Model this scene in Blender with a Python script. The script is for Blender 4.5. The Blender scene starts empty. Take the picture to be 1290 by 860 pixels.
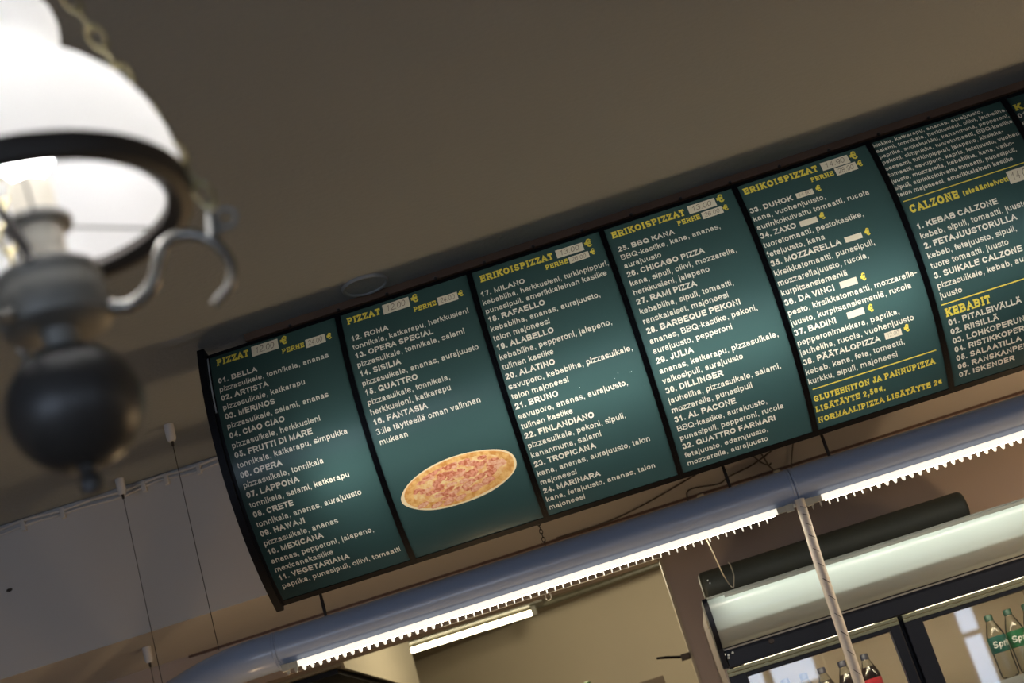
import bpy, bmesh, math, random
import numpy as np
from mathutils import Vector, Matrix

random.seed(7)
SC = bpy.context.scene
COL = SC.collection
PI = math.pi

# ------------------------------------------------------------------ camera
CAM_POS = Vector((0, 0, 1.6))
CR = Vector((0.9509864, 0.12597455, -0.28240978))
CU = Vector((0.30730912, -0.28329463, 0.90846313))
CF = Vector((-0.03443806, 0.95072318, 0.30812247))
cam = bpy.data.cameras.new('camera')
cam.sensor_width = 36.0
cam.lens = 1800.0 / 1290.0 * 36.0
cam.clip_start = 0.05
cam.dof.use_dof = True
cam.dof.focus_distance = 4.35
cam.dof.aperture_fstop = 3.0
cam_ob = bpy.data.objects.new('camera', cam)
COL.objects.link(cam_ob)
cam_ob.matrix_world = Matrix(((CR.x, CU.x, -CF.x, CAM_POS.x), (CR.y, CU.y, -CF.y, CAM_POS.y),
                              (CR.z, CU.z, -CF.z, CAM_POS.z), (0, 0, 0, 1)))
SC.camera = cam_ob

# ------------------------------------------------------------------ world, exposure, light levels
SC.view_settings.view_transform = 'Standard'
SC.view_settings.look = 'None'
SC.view_settings.gamma = 1.0
SC.view_settings.use_curve_mapping = False
SC.view_settings.exposure = 0.0
world = bpy.data.worlds.new('world')
SC.world = world
world.use_nodes = True
world.node_tree.nodes['Background'].inputs[0].default_value = (0.5, 0.62, 0.9, 1)
world.node_tree.nodes['Background'].inputs[1].default_value = 0.02

WINDOW_GLOW = 3.9
LED_GLOW = 75.0
TUBE_GLOW = 15.0
KITCHEN_FILL = 66.0
ROOM_FILL = 4.0
DISPLAY_LAMP = 14.6
BACKLIGHT = 23.0
BACKLIT = {1: 0.50, 2: 0.0, 3: 0.0, 4: 0.0, 5: 0.0, 6: 0.0}     # board: where its tube starts


def lamp(name, kind, loc, energy, colour, size=0.1, rot=(0, 0, 0), size_y=None):
    d = bpy.data.lights.new(name, kind)
    d.energy = energy
    d.color = colour
    if kind == 'AREA':
        d.size = size
        if size_y:
            d.shape = 'RECTANGLE'
            d.size_y = size_y
    else:
        d.shadow_soft_size = size
    o = bpy.data.objects.new(name, d)
    o.location = loc
    o.rotation_euler = rot
    COL.objects.link(o)
    return o


# warm fill lights added unseen, to the right of the view
for lx, ly, lz in ((2.9, 2.5, 1.75), (3.6, 1.2, 1.9)):
    lamp('room_fill_light', 'POINT', (lx, ly, lz), ROOM_FILL, (1.0, 0.80, 0.56), 0.16)

# warm lamps of the food display on the counter, below the view
for lx, le in ((-1.7, 0.45), (-0.5, 0.85), (2.0, 2.2), (2.9, 1.8)):
    lamp('display_lamp_light', 'POINT', (lx, 4.38, 1.16), DISPLAY_LAMP * le, (1.0, 0.71, 0.39), 0.07)

# unseen point light added to brighten the kitchen, above the edge of the opening
lamp('kitchen_fill_light', 'POINT', (-0.35, 6.75, 2.62), KITCHEN_FILL, (1.0, 0.88, 0.62), 0.08)

# ------------------------------------------------------------------ materials
MATS = {}


def mat(name, base, rough=0.6, metal=0.0, emit=None, estr=0.0, spec=0.5, noise=None, bump=None, trans=0.0, coat=0.0):
    if name in MATS:
        return MATS[name]
    m = bpy.data.materials.new(name)
    m.use_nodes = True
    nt = m.node_tree
    p = nt.nodes['Principled BSDF']
    p.inputs['Base Color'].default_value = (*base, 1)
    p.inputs['Roughness'].default_value = rough
    p.inputs['Metallic'].default_value = metal
    p.inputs['Specular IOR Level'].default_value = spec
    p.inputs['Transmission Weight'].default_value = trans
    p.inputs['Coat Weight'].default_value = coat
    if emit:
        p.inputs['Emission Color'].default_value = (*emit, 1)
        p.inputs['Emission Strength'].default_value = estr
    tc = nt.nodes.new('ShaderNodeTexCoord')
    if noise:
        sc, amt = noise
        n = nt.nodes.new('ShaderNodeTexNoise')
        n.inputs['Scale'].default_value = sc
        n.inputs['Detail'].default_value = 5
        nt.links.new(tc.outputs['Object'], n.inputs['Vector'])
        mr = nt.nodes.new('ShaderNodeMapRange')
        mr.inputs['To Min'].default_value = 1 - amt
        mr.inputs['To Max'].default_value = 1 + amt
        nt.links.new(n.outputs['Fac'], mr.inputs['Value'])
        vm = nt.nodes.new('ShaderNodeVectorMath')
        vm.operation = 'SCALE'
        vm.inputs[0].default_value = base
        nt.links.new(mr.outputs['Result'], vm.inputs['Scale'])
        nt.links.new(vm.outputs['Vector'], p.inputs['Base Color'])
    if bump:
        sc, st, dist = bump
        n = nt.nodes.new('ShaderNodeTexNoise')
        n.inputs['Scale'].default_value = sc
        n.inputs['Detail'].default_value = 3
        nt.links.new(tc.outputs['Object'], n.inputs['Vector'])
        b = nt.nodes.new('ShaderNodeBump')
        b.inputs['Strength'].default_value = st
        b.inputs['Distance'].default_value = dist
        nt.links.new(n.outputs['Fac'], b.inputs['Height'])
        nt.links.new(b.outputs['Normal'], p.inputs['Normal'])
    MATS[name] = m
    return m


M_CEIL = mat('painted_ceiling', (0.235, 0.252, 0.262), 0.75, noise=(1.5, 0.05), bump=(55, 0.5, 0.006))
M_BULK = mat('painted_plaster', (0.48, 0.46, 0.445), 0.7, noise=(2.2, 0.06), bump=(30, 0.2, 0.003))
M_WALL = mat('wall_paint', (0.36, 0.29, 0.25), 0.6, noise=(2.0, 0.06), bump=(40, 0.15, 0.002))
M_ROOM = mat('room_wall_paint', (0.55, 0.52, 0.47), 0.8, noise=(2.0, 0.05))
M_FLOOR = mat('floor_tile', (0.25, 0.20, 0.16), 0.4, noise=(3.0, 0.15))
M_KITCH = mat('kitchen_wall_paint', (0.39, 0.335, 0.245), 0.6, noise=(1.8, 0.05))
M_KCEIL = mat('kitchen_ceiling_paint', (0.23, 0.195, 0.14), 0.7, noise=(1.8, 0.05))
M_WOOD = mat('dark_batten_wood', (0.10, 0.052, 0.028), 0.65, noise=(12, 0.35), bump=(60, 0.3, 0.002))
M_BLACK = mat('black_plastic', (0.004, 0.004, 0.006), 0.5, spec=0.15)
M_PRINTWHITE = mat('white_print', (0.80, 0.80, 0.78), 0.5)
M_DARKLINE = mat('dark_gap', (0.05, 0.04, 0.035), 0.7)
M_BOXWHITE = mat('box_lining', (0.33, 0.33, 0.33), 0.8)
M_BACKLIGHT = {b: mat('backlight_tube_%d' % b, (0.9, 0.9, 0.9), 0.5, emit=(1.0, 0.94, 0.86), estr=BACKLIGHT * w) for b, w in ((1, 0.95), (2, 0.58), (3, 0.9), (4, 1.0), (5, 1.0), (6, 0.5))}


def film(name, col, trans=0.6, gloss=0.04, rough=0.22, ramp=None, front=1.0):
    """printed translucent sheet: lets the light of the box through and has a weak sheen"""
    m = bpy.data.materials.new(name)
    m.use_nodes = True
    nt = m.node_tree
    nt.nodes.clear()
    out = nt.nodes.new('ShaderNodeOutputMaterial')
    d = nt.nodes.new('ShaderNodeBsdfDiffuse')
    t = nt.nodes.new('ShaderNodeBsdfTranslucent')
    g = nt.nodes.new('ShaderNodeBsdfGlossy')
    g.inputs['Roughness'].default_value = rough
    t.inputs['Color'].default_value = (*col, 1)
    d.inputs['Color'].default_value = (*[c * front for c in col], 1)
    if ramp:
        tc = nt.nodes.new('ShaderNodeTexCoord')
        n = nt.nodes.new('ShaderNodeTexNoise')
        n.inputs['Scale'].default_value = ramp[1]
        n.inputs['Detail'].default_value = 6
        r = nt.nodes.new('ShaderNodeValToRGB')
        r.color_ramp.elements[0].position = 0.38
        r.color_ramp.elements[1].position = 0.62
        r.color_ramp.elements[0].color = (*col, 1)
        r.color_ramp.elements[1].color = (*ramp[0], 1)
        nt.links.new(tc.outputs['Object'], n.inputs['Vector'])
        nt.links.new(n.outputs['Fac'], r.inputs['Fac'])
        nt.links.new(r.outputs['Color'], d.inputs['Color'])
        nt.links.new(r.outputs['Color'], t.inputs['Color'])
    m1 = nt.nodes.new('ShaderNodeMixShader')
    m1.inputs['Fac'].default_value = trans
    nt.links.new(d.outputs[0], m1.inputs[1])
    nt.links.new(t.outputs[0], m1.inputs[2])
    m2 = nt.nodes.new('ShaderNodeMixShader')
    m2.inputs['Fac'].default_value = gloss
    nt.links.new(m1.outputs[0], m2.inputs[1])
    nt.links.new(g.outputs[0], m2.inputs[2])
    nt.links.new(m2.outputs[0], out.inputs['Surface'])
    return m


M_GREEN = film('green_film', (0.046, 0.100, 0.100), front=0.2, gloss=0.02)
M_CANOPY = film('canopy_sheet', (0.74, 0.78, 0.76), 0.7, 0.05, 0.15, front=0.6)
M_WHITE = film('white_print_film', (0.82, 0.785, 0.67))
M_YELLOW = film('yellow_print_film', (0.80, 0.68, 0.10))
M_PAPER = film('price_paper', (0.78, 0.72, 0.57))
M_INK = film('pen_ink', (0.14, 0.10, 0.07))
M_CRUST = film('printed_crust', (0.74, 0.34, 0.09), ramp=((0.95, 0.62, 0.24), 60))
M_CRUSTEDGE = film('printed_crust_edge', (0.95, 0.80, 0.52))
M_CHEESE = film('printed_cheese', (0.86, 0.46, 0.17), ramp=((0.96, 0.74, 0.38), 70))
M_HAM = film('printed_ham', (0.62, 0.17, 0.08), ramp=((0.90, 0.42, 0.28), 120))
M_MEAT = film('printed_meat', (0.80, 0.36, 0.22), ramp=((0.94, 0.60, 0.40), 120))
M_DUCT = mat('grey_duct_metal', (0.35, 0.405, 0.53), 0.22, metal=0.0, noise=(5, 0.08))
M_WIRE = mat('dark_wire', (0.03, 0.022, 0.018), 0.5, metal=0.3)
M_HANGER = mat('white_hanger_plastic', (0.55, 0.53, 0.52), 0.5)
M_CABLE = mat('dark_cable', (0.05, 0.035, 0.022), 0.6)
M_PALECABLE = mat('pale_cable', (0.55, 0.50, 0.38), 0.6)
M_PEWTER = mat('pewter_metal', (0.24, 0.23, 0.205), 0.45, metal=0.3)
M_RINGBROWN = mat('dark_bronze', (0.045, 0.038, 0.032), 0.45, metal=0.3)
M_DARKMETAL = mat('dark_turned_metal', (0.062, 0.06, 0.058), 0.38, metal=0.45)
M_SILVER = mat('bright_lamp_metal', (0.27, 0.255, 0.225), 0.27, metal=0.9)
M_BRASS = mat('aged_brass', (0.42, 0.36, 0.20), 0.35, metal=0.8)
M_CREAM = mat('cream_socket', (0.72, 0.66, 0.54), 0.5)
M_FRIDGE_W = mat('canopy_plastic', (0.78, 0.80, 0.74), 0.22, coat=0.2)
M_FRIDGE_B = mat('fridge_black', (0.004, 0.005, 0.010), 0.45, spec=0.3)
M_FRIDGE_S = mat('fridge_side', (0.36, 0.31, 0.28), 0.5)
M_TRIMGREY = mat('grey_trim', (0.50, 0.54, 0.56), 0.35, metal=0.3)
M_OLIVE = mat('gilt_trim', (0.20, 0.195, 0.12), 0.35, metal=0.6)
M_INNER = mat('fridge_lining', (0.62, 0.52, 0.38), 0.5)
M_ROLL = mat('roll_fabric', (0.055, 0.058, 0.042), 0.6)
M_STEEL = mat('hood_enamel', (0.27, 0.24, 0.18), 0.8, spec=0.15, noise=(9, 0.05))
M_FIX = mat('fixture_enamel', (0.07, 0.065, 0.042), 0.4)
M_SPIRAL = mat('spiral_wrap', (0.62, 0.57, 0.50), 0.45)
M_GLASSCLEAR = mat('clear_plastic', (0.80, 0.83, 0.80), 0.15)
M_LEDFACE = mat('led_cover', (0.85, 0.82, 0.75), 0.5, emit=(1.0, 0.90, 0.74), estr=1.05)
M_LED = mat('led_diffuser', (0.9, 0.85, 0.75), 0.5, emit=(1.0, 0.90, 0.74), estr=LED_GLOW)
M_TUBE = mat('tube_glow', (0.9, 0.9, 0.8), 0.5, emit=(1.0, 0.88, 0.58), estr=TUBE_GLOW)
M_WINDOW = mat('daylight_pane', (0.8, 0.85, 0.9), 0.3, emit=(0.62, 0.76, 1.0), estr=WINDOW_GLOW)
M_DARKGLASS = mat('dark_glass', (0.012, 0.012, 0.010), 0.1)
M_COLA = mat('cola_liquid', (0.02, 0.010, 0.012), 0.12)
M_COLACAP = mat('dark_blue_cap', (0.015, 0.02, 0.05), 0.4)
M_RED = mat('red_label', (0.45, 0.015, 0.03), 0.4)
M_GREENCAP = mat('green_cap', (0.004, 0.06, 0.042), 0.4)
M_GREENLABEL = mat('green_label', (0.008, 0.13, 0.05), 0.4)
M_BLUELABEL = mat('teal_label', (0.006, 0.10, 0.085), 0.4)


def glass_mat(name, tint, gloss=0.12, rough=0.02, ior=1.5):
    m = bpy.data.materials.new(name)
    m.use_nodes = True
    nt = m.node_tree
    nt.nodes.clear()
    out = nt.nodes.new('ShaderNodeOutputMaterial')
    mix = nt.nodes.new('ShaderNodeMixShader')
    tr = nt.nodes.new('ShaderNodeBsdfTransparent')
    tr.inputs['Color'].default_value = (*tint, 1)
    gl = nt.nodes.new('ShaderNodeBsdfGlossy')
    gl.inputs['Roughness'].default_value = rough
    fr = nt.nodes.new('ShaderNodeFresnel')
    fr.inputs['IOR'].default_value = ior
    ad = nt.nodes.new('ShaderNodeMath')
    ad.operation = 'ADD'
    ad.inputs[1].default_value = gloss
    nt.links.new(fr.outputs[0], ad.inputs[0])
    nt.links.new(ad.outputs[0], mix.inputs['Fac'])
    nt.links.new(tr.outputs[0], mix.inputs[1])
    nt.links.new(gl.outputs[0], mix.inputs[2])
    nt.links.new(mix.outputs[0], out.inputs['Surface'])
    MATS[name] = m
    return m


M_PANE = glass_mat('door_glass', (0.92, 0.92, 0.90), 0.07)
M_BOTTLE = glass_mat('bottle_plastic', (0.90, 0.92, 0.89), 0.04, 0.12, 1.18)


def opal_mat():
    m = bpy.data.materials.new('opal_glass')
    m.use_nodes = True
    nt = m.node_tree
    nt.nodes.clear()
    out = nt.nodes.new('ShaderNodeOutputMaterial')
    mix = nt.nodes.new('ShaderNodeMixShader')
    mix.inputs['Fac'].default_value = 0.75
    d = nt.nodes.new('ShaderNodeBsdfDiffuse')
    d.inputs['Color'].default_value = (0.86, 0.86, 0.86, 1)
    t = nt.nodes.new('ShaderNodeBsdfTranslucent')
    t.inputs['Color'].default_value = (0.88, 0.87, 0.85, 1)
    mix2 = nt.nodes.new('ShaderNodeMixShader')
    mix2.inputs['Fac'].default_value = 0.05
    g = nt.nodes.new('ShaderNodeBsdfGlossy')
    g.inputs['Roughness'].default_value = 0.2
    nt.links.new(d.outputs[0], mix.inputs[1])
    nt.links.new(t.outputs[0], mix.inputs[2])
    nt.links.new(mix.outputs[0], mix2.inputs[1])
    nt.links.new(g.outputs[0], mix2.inputs[2])
    nt.links.new(mix2.outputs[0], out.inputs['Surface'])
    return m


M_OPAL = opal_mat()


# ------------------------------------------------------------------ mesh helpers
def obj(name, bm, m, parent=None, smooth=False, recalc=True):
    if recalc:
        bmesh.ops.recalc_face_normals(bm, faces=bm.faces)
    me = bpy.data.meshes.new(name)
    bm.to_mesh(me)
    bm.free()
    for x in (m if isinstance(m, (list, tuple)) else [m]):
        me.materials.append(x)
    if smooth:
        for p in me.polygons:
            p.use_smooth = True
        try:
            me.set_sharp_from_angle(angle=math.radians(40))
        except Exception:
            pass
    o = bpy.data.objects.new(name, me)
    COL.objects.link(o)
    if parent is not None:
        o.parent = parent
        o.matrix_parent_inverse = parent.matrix_world.inverted()
    return o


def tag(o, label, cat, group=None, kind=None):
    o['label'] = label
    o['category'] = cat
    if group:
        o['group'] = group
    if kind:
        o['kind'] = kind
    return o


def struct(o):
    o['kind'] = 'structure'
    return o


def thing(name, label, cat, loc=(0, 0, 0), group=None):
    o = bpy.data.objects.new(name, None)
    o.empty_display_size = 0.05
    o.location = loc
    o.matrix_world = Matrix.Translation(Vector(loc))
    COL.objects.link(o)
    return tag(o, label, cat, group)


def add_box(bm, lo, hi, bevel=0.0, mi=0):
    g = bmesh.ops.create_cube(bm, size=1.0)
    vs = g['verts']
    for v in vs:
        v.co = Vector((lo[i] + (v.co[i] + 0.5) * (hi[i] - lo[i]) for i in range(3)))
    fs = set(f for v in vs for f in v.link_faces)
    for f in fs:
        f.material_index = mi
    if bevel:
        es = list(set(e for v in vs for e in v.link_edges))
        r = bmesh.ops.bevel(bm, geom=es, offset=bevel, segments=2, affect='EDGES', profile=0.6)
        for f in r['faces']:
            f.material_index = mi
    return bm


def box(lo, hi, bevel=0.0):
    return add_box(bmesh.new(), lo, hi, bevel)


def frames(pts):
    pts = [Vector(p) for p in pts]
    n = len(pts)
    tans = []
    for i in range(n):
        a = pts[max(i - 1, 0)]
        b = pts[min(i + 1, n - 1)]
        tans.append((b - a).normalized())
    up = Vector((0, 0, 1)) if abs(tans[0].z) < 0.9 else Vector((1, 0, 0))
    x = tans[0].cross(up).normalized()
    out = []
    for i in range(n):
        t = tans[i]
        x = (x - t * x.dot(t)).normalized()
        y = t.cross(x)
        out.append((pts[i], x, y))
    return out


def add_tube(bm, pts, r, seg=10, cap=True, mi=0, closed=False):
    rs = r if isinstance(r, (list, tuple)) else [r] * len(pts)
    rings = []
    for (p, x, y), rr in zip(frames(pts), rs):
        rings.append([bm.verts.new(p + (x * math.cos(2 * PI * k / seg) + y * math.sin(2 * PI * k / seg)) * rr) for k in range(seg)])
    m = len(rings)
    for i in range(m if closed else m - 1):
        a = rings[i]
        b = rings[(i + 1) % m]
        for k in range(seg):
            f = bm.faces.new((a[k], a[(k + 1) % seg], b[(k + 1) % seg], b[k]))
            f.material_index = mi
    if cap and not closed:
        for q in (rings[0][::-1], rings[-1]):
            f = bm.faces.new(q)
            f.material_index = mi
    return bm


def smooth_path(pts, k=6):
    pts = [Vector(p) for p in pts]
    out = []
    n = len(pts)
    for i in range(n - 1):
        p0 = pts[max(i - 1, 0)]
        p1 = pts[i]
        p2 = pts[i + 1]
        p3 = pts[min(i + 2, n - 1)]
        for j in range(k):
            t = j / k
            out.append(0.5 * ((2 * p1) + (p2 - p0) * t + (2 * p0 - 5 * p1 + 4 * p2 - p3) * t * t + (3 * p1 - p0 - 3 * p2 + p3) * t ** 3))
    out.append(pts[-1])
    return out


def tube(pts, r, seg=10):
    return add_tube(bmesh.new(), pts, r, seg)


def add_lathe(bm, prof, base=(0, 0, 0), e1=(1, 0, 0), e2=(0, 1, 0), ax=(0, 0, 1), seg=40, closed=False, mi=0):
    base = Vector(base)
    e1 = Vector(e1)
    e2 = Vector(e2)
    ax = Vector(ax)
    rings = []
    for r, h in prof:
        if r < 1e-6:
            rings.append([bm.verts.new(base + ax * h)])
        else:
            rings.append([bm.verts.new(base + ax * h + (e1 * math.cos(2 * PI * k / seg) + e2 * math.sin(2 * PI * k / seg)) * r) for k in range(seg)])
    m = len(rings)
    for i in range(m if closed else m - 1):
        a = rings[i]
        b = rings[(i + 1) % m]
        for k in range(seg):
            k2 = (k + 1) % seg
            if len(a) == 1 and len(b) == 1:
                continue
            if len(a) == 1:
                f = bm.faces.new((a[0], b[k2], b[k]))
            elif len(b) == 1:
                f = bm.faces.new((a[k], a[k2], b[0]))
            else:
                f = bm.faces.new((a[k], a[k2], b[k2], b[k]))
            f.material_index = mi
    return bm


def lathe(prof, **kw):
    return add_lathe(bmesh.new(), prof, **kw)


def add_torus(bm, c, R, r, e1, e2, n=24, m=8, ax=None, sx=1.0):
    e1 = Vector(e1).normalized()
    e2 = Vector(e2).normalized()
    c = Vector(c)
    pts = [c + e1 * R * sx * math.cos(2 * PI * i / n) + e2 * R * math.sin(2 * PI * i / n) for i in range(n)]
    nrm = e1.cross(e2)
    rings = []
    for i in range(n):
        t = (pts[(i + 1) % n] - pts[i - 1]).normalized()
        x = nrm
        y = t.cross(x)
        rings.append([bm.verts.new(pts[i] + (x * math.cos(2 * PI * k / m) + y * math.sin(2 * PI * k / m)) * r) for k in range(m)])
    for i in range(n):
        a = rings[i]
        b = rings[(i + 1) % n]
        for k in range(m):
            bm.faces.new((a[k], a[(k + 1) % m], b[(k + 1) % m], b[k]))
    return bm


def add_prism(bm, outline, axis, lo, hi, mi=0):
    """outline: list of 2D points in the two axes other than `axis`"""
    def P(q, w):
        v = list(q)
        v.insert(axis, w)
        return Vector(v)
    a = [bm.verts.new(P(q, lo)) for q in outline]
    b = [bm.verts.new(P(q, hi)) for q in outline]
    n = len(outline)
    for i in range(n):
        f = bm.faces.new((a[i], a[(i + 1) % n], b[(i + 1) % n], b[i]))
        f.material_index = mi
    for q in (a[::-1], b):
        f = bm.faces.new(q)
        f.material_index = mi
    return bm


# ------------------------------------------------------------------ the setting
HC = 3.2            # main ceiling
YB = 5.165          # front face of the bulkhead
ZB = 2.632          # underside of the bulkhead
YW = 5.9            # wall behind the counter
KC = 2.75           # kitchen ceiling

struct(obj('floor', box((-5, -3.2, -0.1), (5, 10.4, 0)), M_FLOOR))
struct(obj('ceiling', box((-5, -3.2, HC), (5, YW, HC + 0.15)), M_CEIL))
struct(obj('trim_1', box((-5, YB, ZB), (5, YW, HC)), M_BULK))          # bulkhead above the counter
bm = bmesh.new()
add_box(bm, (-5, YW, 0), (-1.75, YW + 0.12, ZB))
add_box(bm, (0.103, YW, 0), (5, YW + 0.12, ZB))
add_box(bm, (-1.75, YW, 2.43), (0.103, YW + 0.12, ZB))
add_box(bm, (-1.75, YW, 0), (0.103, YW + 0.12, 1.0))
add_box(bm, (-5, YW, ZB), (5, YW + 0.12, HC + 0.15))
struct(obj('wall_back', bm, M_WALL))
struct(obj('wall_left', box((-5.12, -3.2, 0), (-5, 10.4, HC)), M_ROOM))
struct(obj('wall_right', box((5, -3.2, 0), (5.12, 10.4, HC)), M_ROOM))
struct(obj('trim_2', box((0.095, YW - 0.006, 1.0), (0.106, YW + 0.125, 2.43)), M_KITCH))   # corner bead of the opening

struct(obj('trim_3', box((-1.9, YW - 0.010, ZB - 0.010), (5, YW, ZB)), mat('corner_shade', (0.09, 0.05, 0.035), 0.7)))   # shadow line under the bulkhead, put in as a dark strip

# front wall with windows
WINS = ((-4.3, -2.6), (-2.1, -0.7), (0.58, 0.78), (0.86, 1.25), (2.17, 2.27), (2.58, 2.74), (3.9, 4.8))
WZ = (0.95, 2.45)
bm = bmesh.new()
xs = [-5]
for a, b in WINS:
    xs += [a, b]
xs.append(5)
for i in range(0, len(xs), 2):
    add_box(bm, (xs[i], -3.3, 0), (xs[i + 1], -3.2, HC))
for a, b in WINS:
    add_box(bm, (a, -3.3, 0), (b, -3.2, WZ[0]))
    add_box(bm, (a, -3.3, WZ[1]), (b, -3.2, HC))
struct(obj('wall_front', bm, M_ROOM))
for i, (a, b) in enumerate(WINS):
    w = struct(obj('window_%d' % (i + 1), box((a, -3.27, WZ[0]), (b, -3.255, WZ[1])), M_WINDOW))
    bm = bmesh.new()
    add_box(bm, (a, -3.25, 1.98), (b, -3.22, 2.03))
    struct(obj('window_frame', bm, M_ROOM, w))

# counter under the duct, below the view
ct = obj('counter', box((-3.2, 3.9, 0), (3.4, 4.55, 0.98), 0.01), mat('counter_front', (0.45, 0.33, 0.22), 0.5))
tag(ct, 'long service counter below the menu boards', 'counter')
wt_ = obj('worktop', box((-3.25, 3.85, 0.98), (3.45, 4.62, 1.02), 0.008), mat('brown_worktop', (0.34, 0.26, 0.17), 0.5), ct)

# kitchen behind the opening
bm = bmesh.new()
add_prism(bm, [(-4.9, 10.3), (-4.9, 10.1), (-2.2, 9.62), (1.6, 7.95), (1.6, 8.2), (-2.2, 9.85)], 2, 0, KC)
struct(obj('wall_kitchen', bm, M_KITCH))
struct(obj('wall_kitchen_side', box((1.4, YW + 0.12, 0), (1.5, 8.3, KC)), M_KITCH))
struct(obj('ceiling_kitchen', box((-5, YW + 0.12, KC), (5, 10.4, KC + 0.1)), M_KCEIL))

# ------------------------------------------------------------------ menu boards: geometry of the curved face
X0, PW, FW = -1.04225, 0.42, 0.40353
ARC_R, ARC_T = 0.63859, math.radians(36.9516)
ARC_C = (4.62835, 2.90610)
ARC_D = (0.23885, -0.97106)
ARC_N = (-0.97106, -0.23885)
ARC_L = 0.82369


def face_pt(k, u, s, off=0.0):
    a = -ARC_T + s / ARC_R
    r = ARC_R + off
    y = ARC_C[0] + r * (math.sin(a) * ARC_D[0] + math.cos(a) * ARC_N[0])
    z = ARC_C[1] + r * (math.sin(a) * ARC_D[1] + math.cos(a) * ARC_N[1])
    return Vector((X0 + (k - 1) * PW + u, y, z))


# ------------------------------------------------------------------ lettering: a stroke alphabet
def arc(cx, cy, rx, ry, a0, a1):
    n = max(4, int(abs(a1 - a0) / 24))
    return [(cx + rx * math.cos(math.radians(a0 + (a1 - a0) * i / n)), cy + ry * math.sin(math.radians(a0 + (a1 - a0) * i / n))) for i in range(n + 1)]


RING = arc(.5, .5, .5, .5, 0, 360)
SPATH = arc(.5, .745, .46, .255, 25, 270) + arc(.5, .245, .49, .245, 90, -155)
DOTI = [[(.5, 1.74), (.5, 2)]]
UML = [[(.2, 1.68), (.2, 1.84)], [(.8, 1.68), (.8, 1.84)]]
UMC = [[(.28, 1.20), (.28, 1.25)], [(.72, 1.20), (.72, 1.25)]]
LOWER = {
    'a': (556, [arc(.47, .68, .42, .32, 160, 0) + [(.89, .12), (.97, 0)], [(.89, .6), (.38, .56)] + arc(.36, .28, .36, .28, 90, 270) + [(.62, .05), (.89, .32)]]),
    'b': (556, [[(0, 0), (0, 2)], RING]), 'c': (500, [arc(.5, .5, .5, .5, 42, 318)]),
    'd': (556, [[(1, 0), (1, 2)], RING]), 'e': (556, [[(.02, .52), (.98, .52)] + arc(.5, .5, .49, .5, 4, 318)]),
    'f': (278, [[(.45, 0), (.45, 1.6)] + arc(.95, 1.6, .5, .4, 180, 90), [(0, 1), (1, 1)]]),
    'g': (556, [RING, [(1, 1), (1, -.5)] + arc(.5, -.5, .5, .5, 0, -155)]),
    'h': (556, [[(0, 0), (0, 2)], arc(.5, .58, .5, .42, 180, 0) + [(1, 0)]]),
    'i': (222, [[(.5, 0), (.5, 1)]] + DOTI), 'j': (222, [[(.6, 1), (.6, -.7)] + arc(.1, -.7, .5, .3, 0, -90)] + [[(.6, 1.74), (.6, 2)]]),
    'k': (500, [[(0, 0), (0, 2)], [(0, .35), (.92, 1)], [(.36, .6), (1, 0)]]), 'l': (222, [[(.5, 0), (.5, 2)]]),
    'm': (833, [[(0, 0), (0, 1)], arc(.25, .62, .25, .38, 180, 0) + [(.5, 0)], arc(.75, .62, .25, .38, 180, 0) + [(1, 0)]]),
    'n': (556, [[(0, 0), (0, 1)], arc(.5, .58, .5, .42, 180, 0) + [(1, 0)]]), 'o': (556, [RING]),
    'p': (556, [[(0, -1), (0, 1)], RING]), 'r': (333, [[(0, 0), (0, 1)], arc(.75, .5, .75, .5, 180, 85)]),
    's': (500, [SPATH]), 't': (278, [[(.4, 1.55), (.4, .3)] + arc(.9, .3, .5, .3, 180, 270), [(0, 1), (1, 1)]]),
    'u': (556, [[(0, 1)] + arc(.5, .42, .5, .42, 180, 360), [(1, 1), (1, 0)]]), 'v': (500, [[(0, 1), (.5, 0), (1, 1)]]),
    'x': (500, [[(0, 1), (1, 0)], [(1, 1), (0, 0)]]), 'y': (500, [[(0, 1), (.52, 0)], [(1, 1), (.4, -.75), (.05, -1)]]),
    'z': (500, [[(0, 1), (1, 1), (0, 0), (1, 0)]]),
}
LOWER['ä'] = (556, LOWER['a'][1] + UML)
PARC = [(0, 0), (0, 1)] + [(.55, 1)] + arc(.6, .735, .4, .265, 90, -90) + [(0, .47)]
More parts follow.
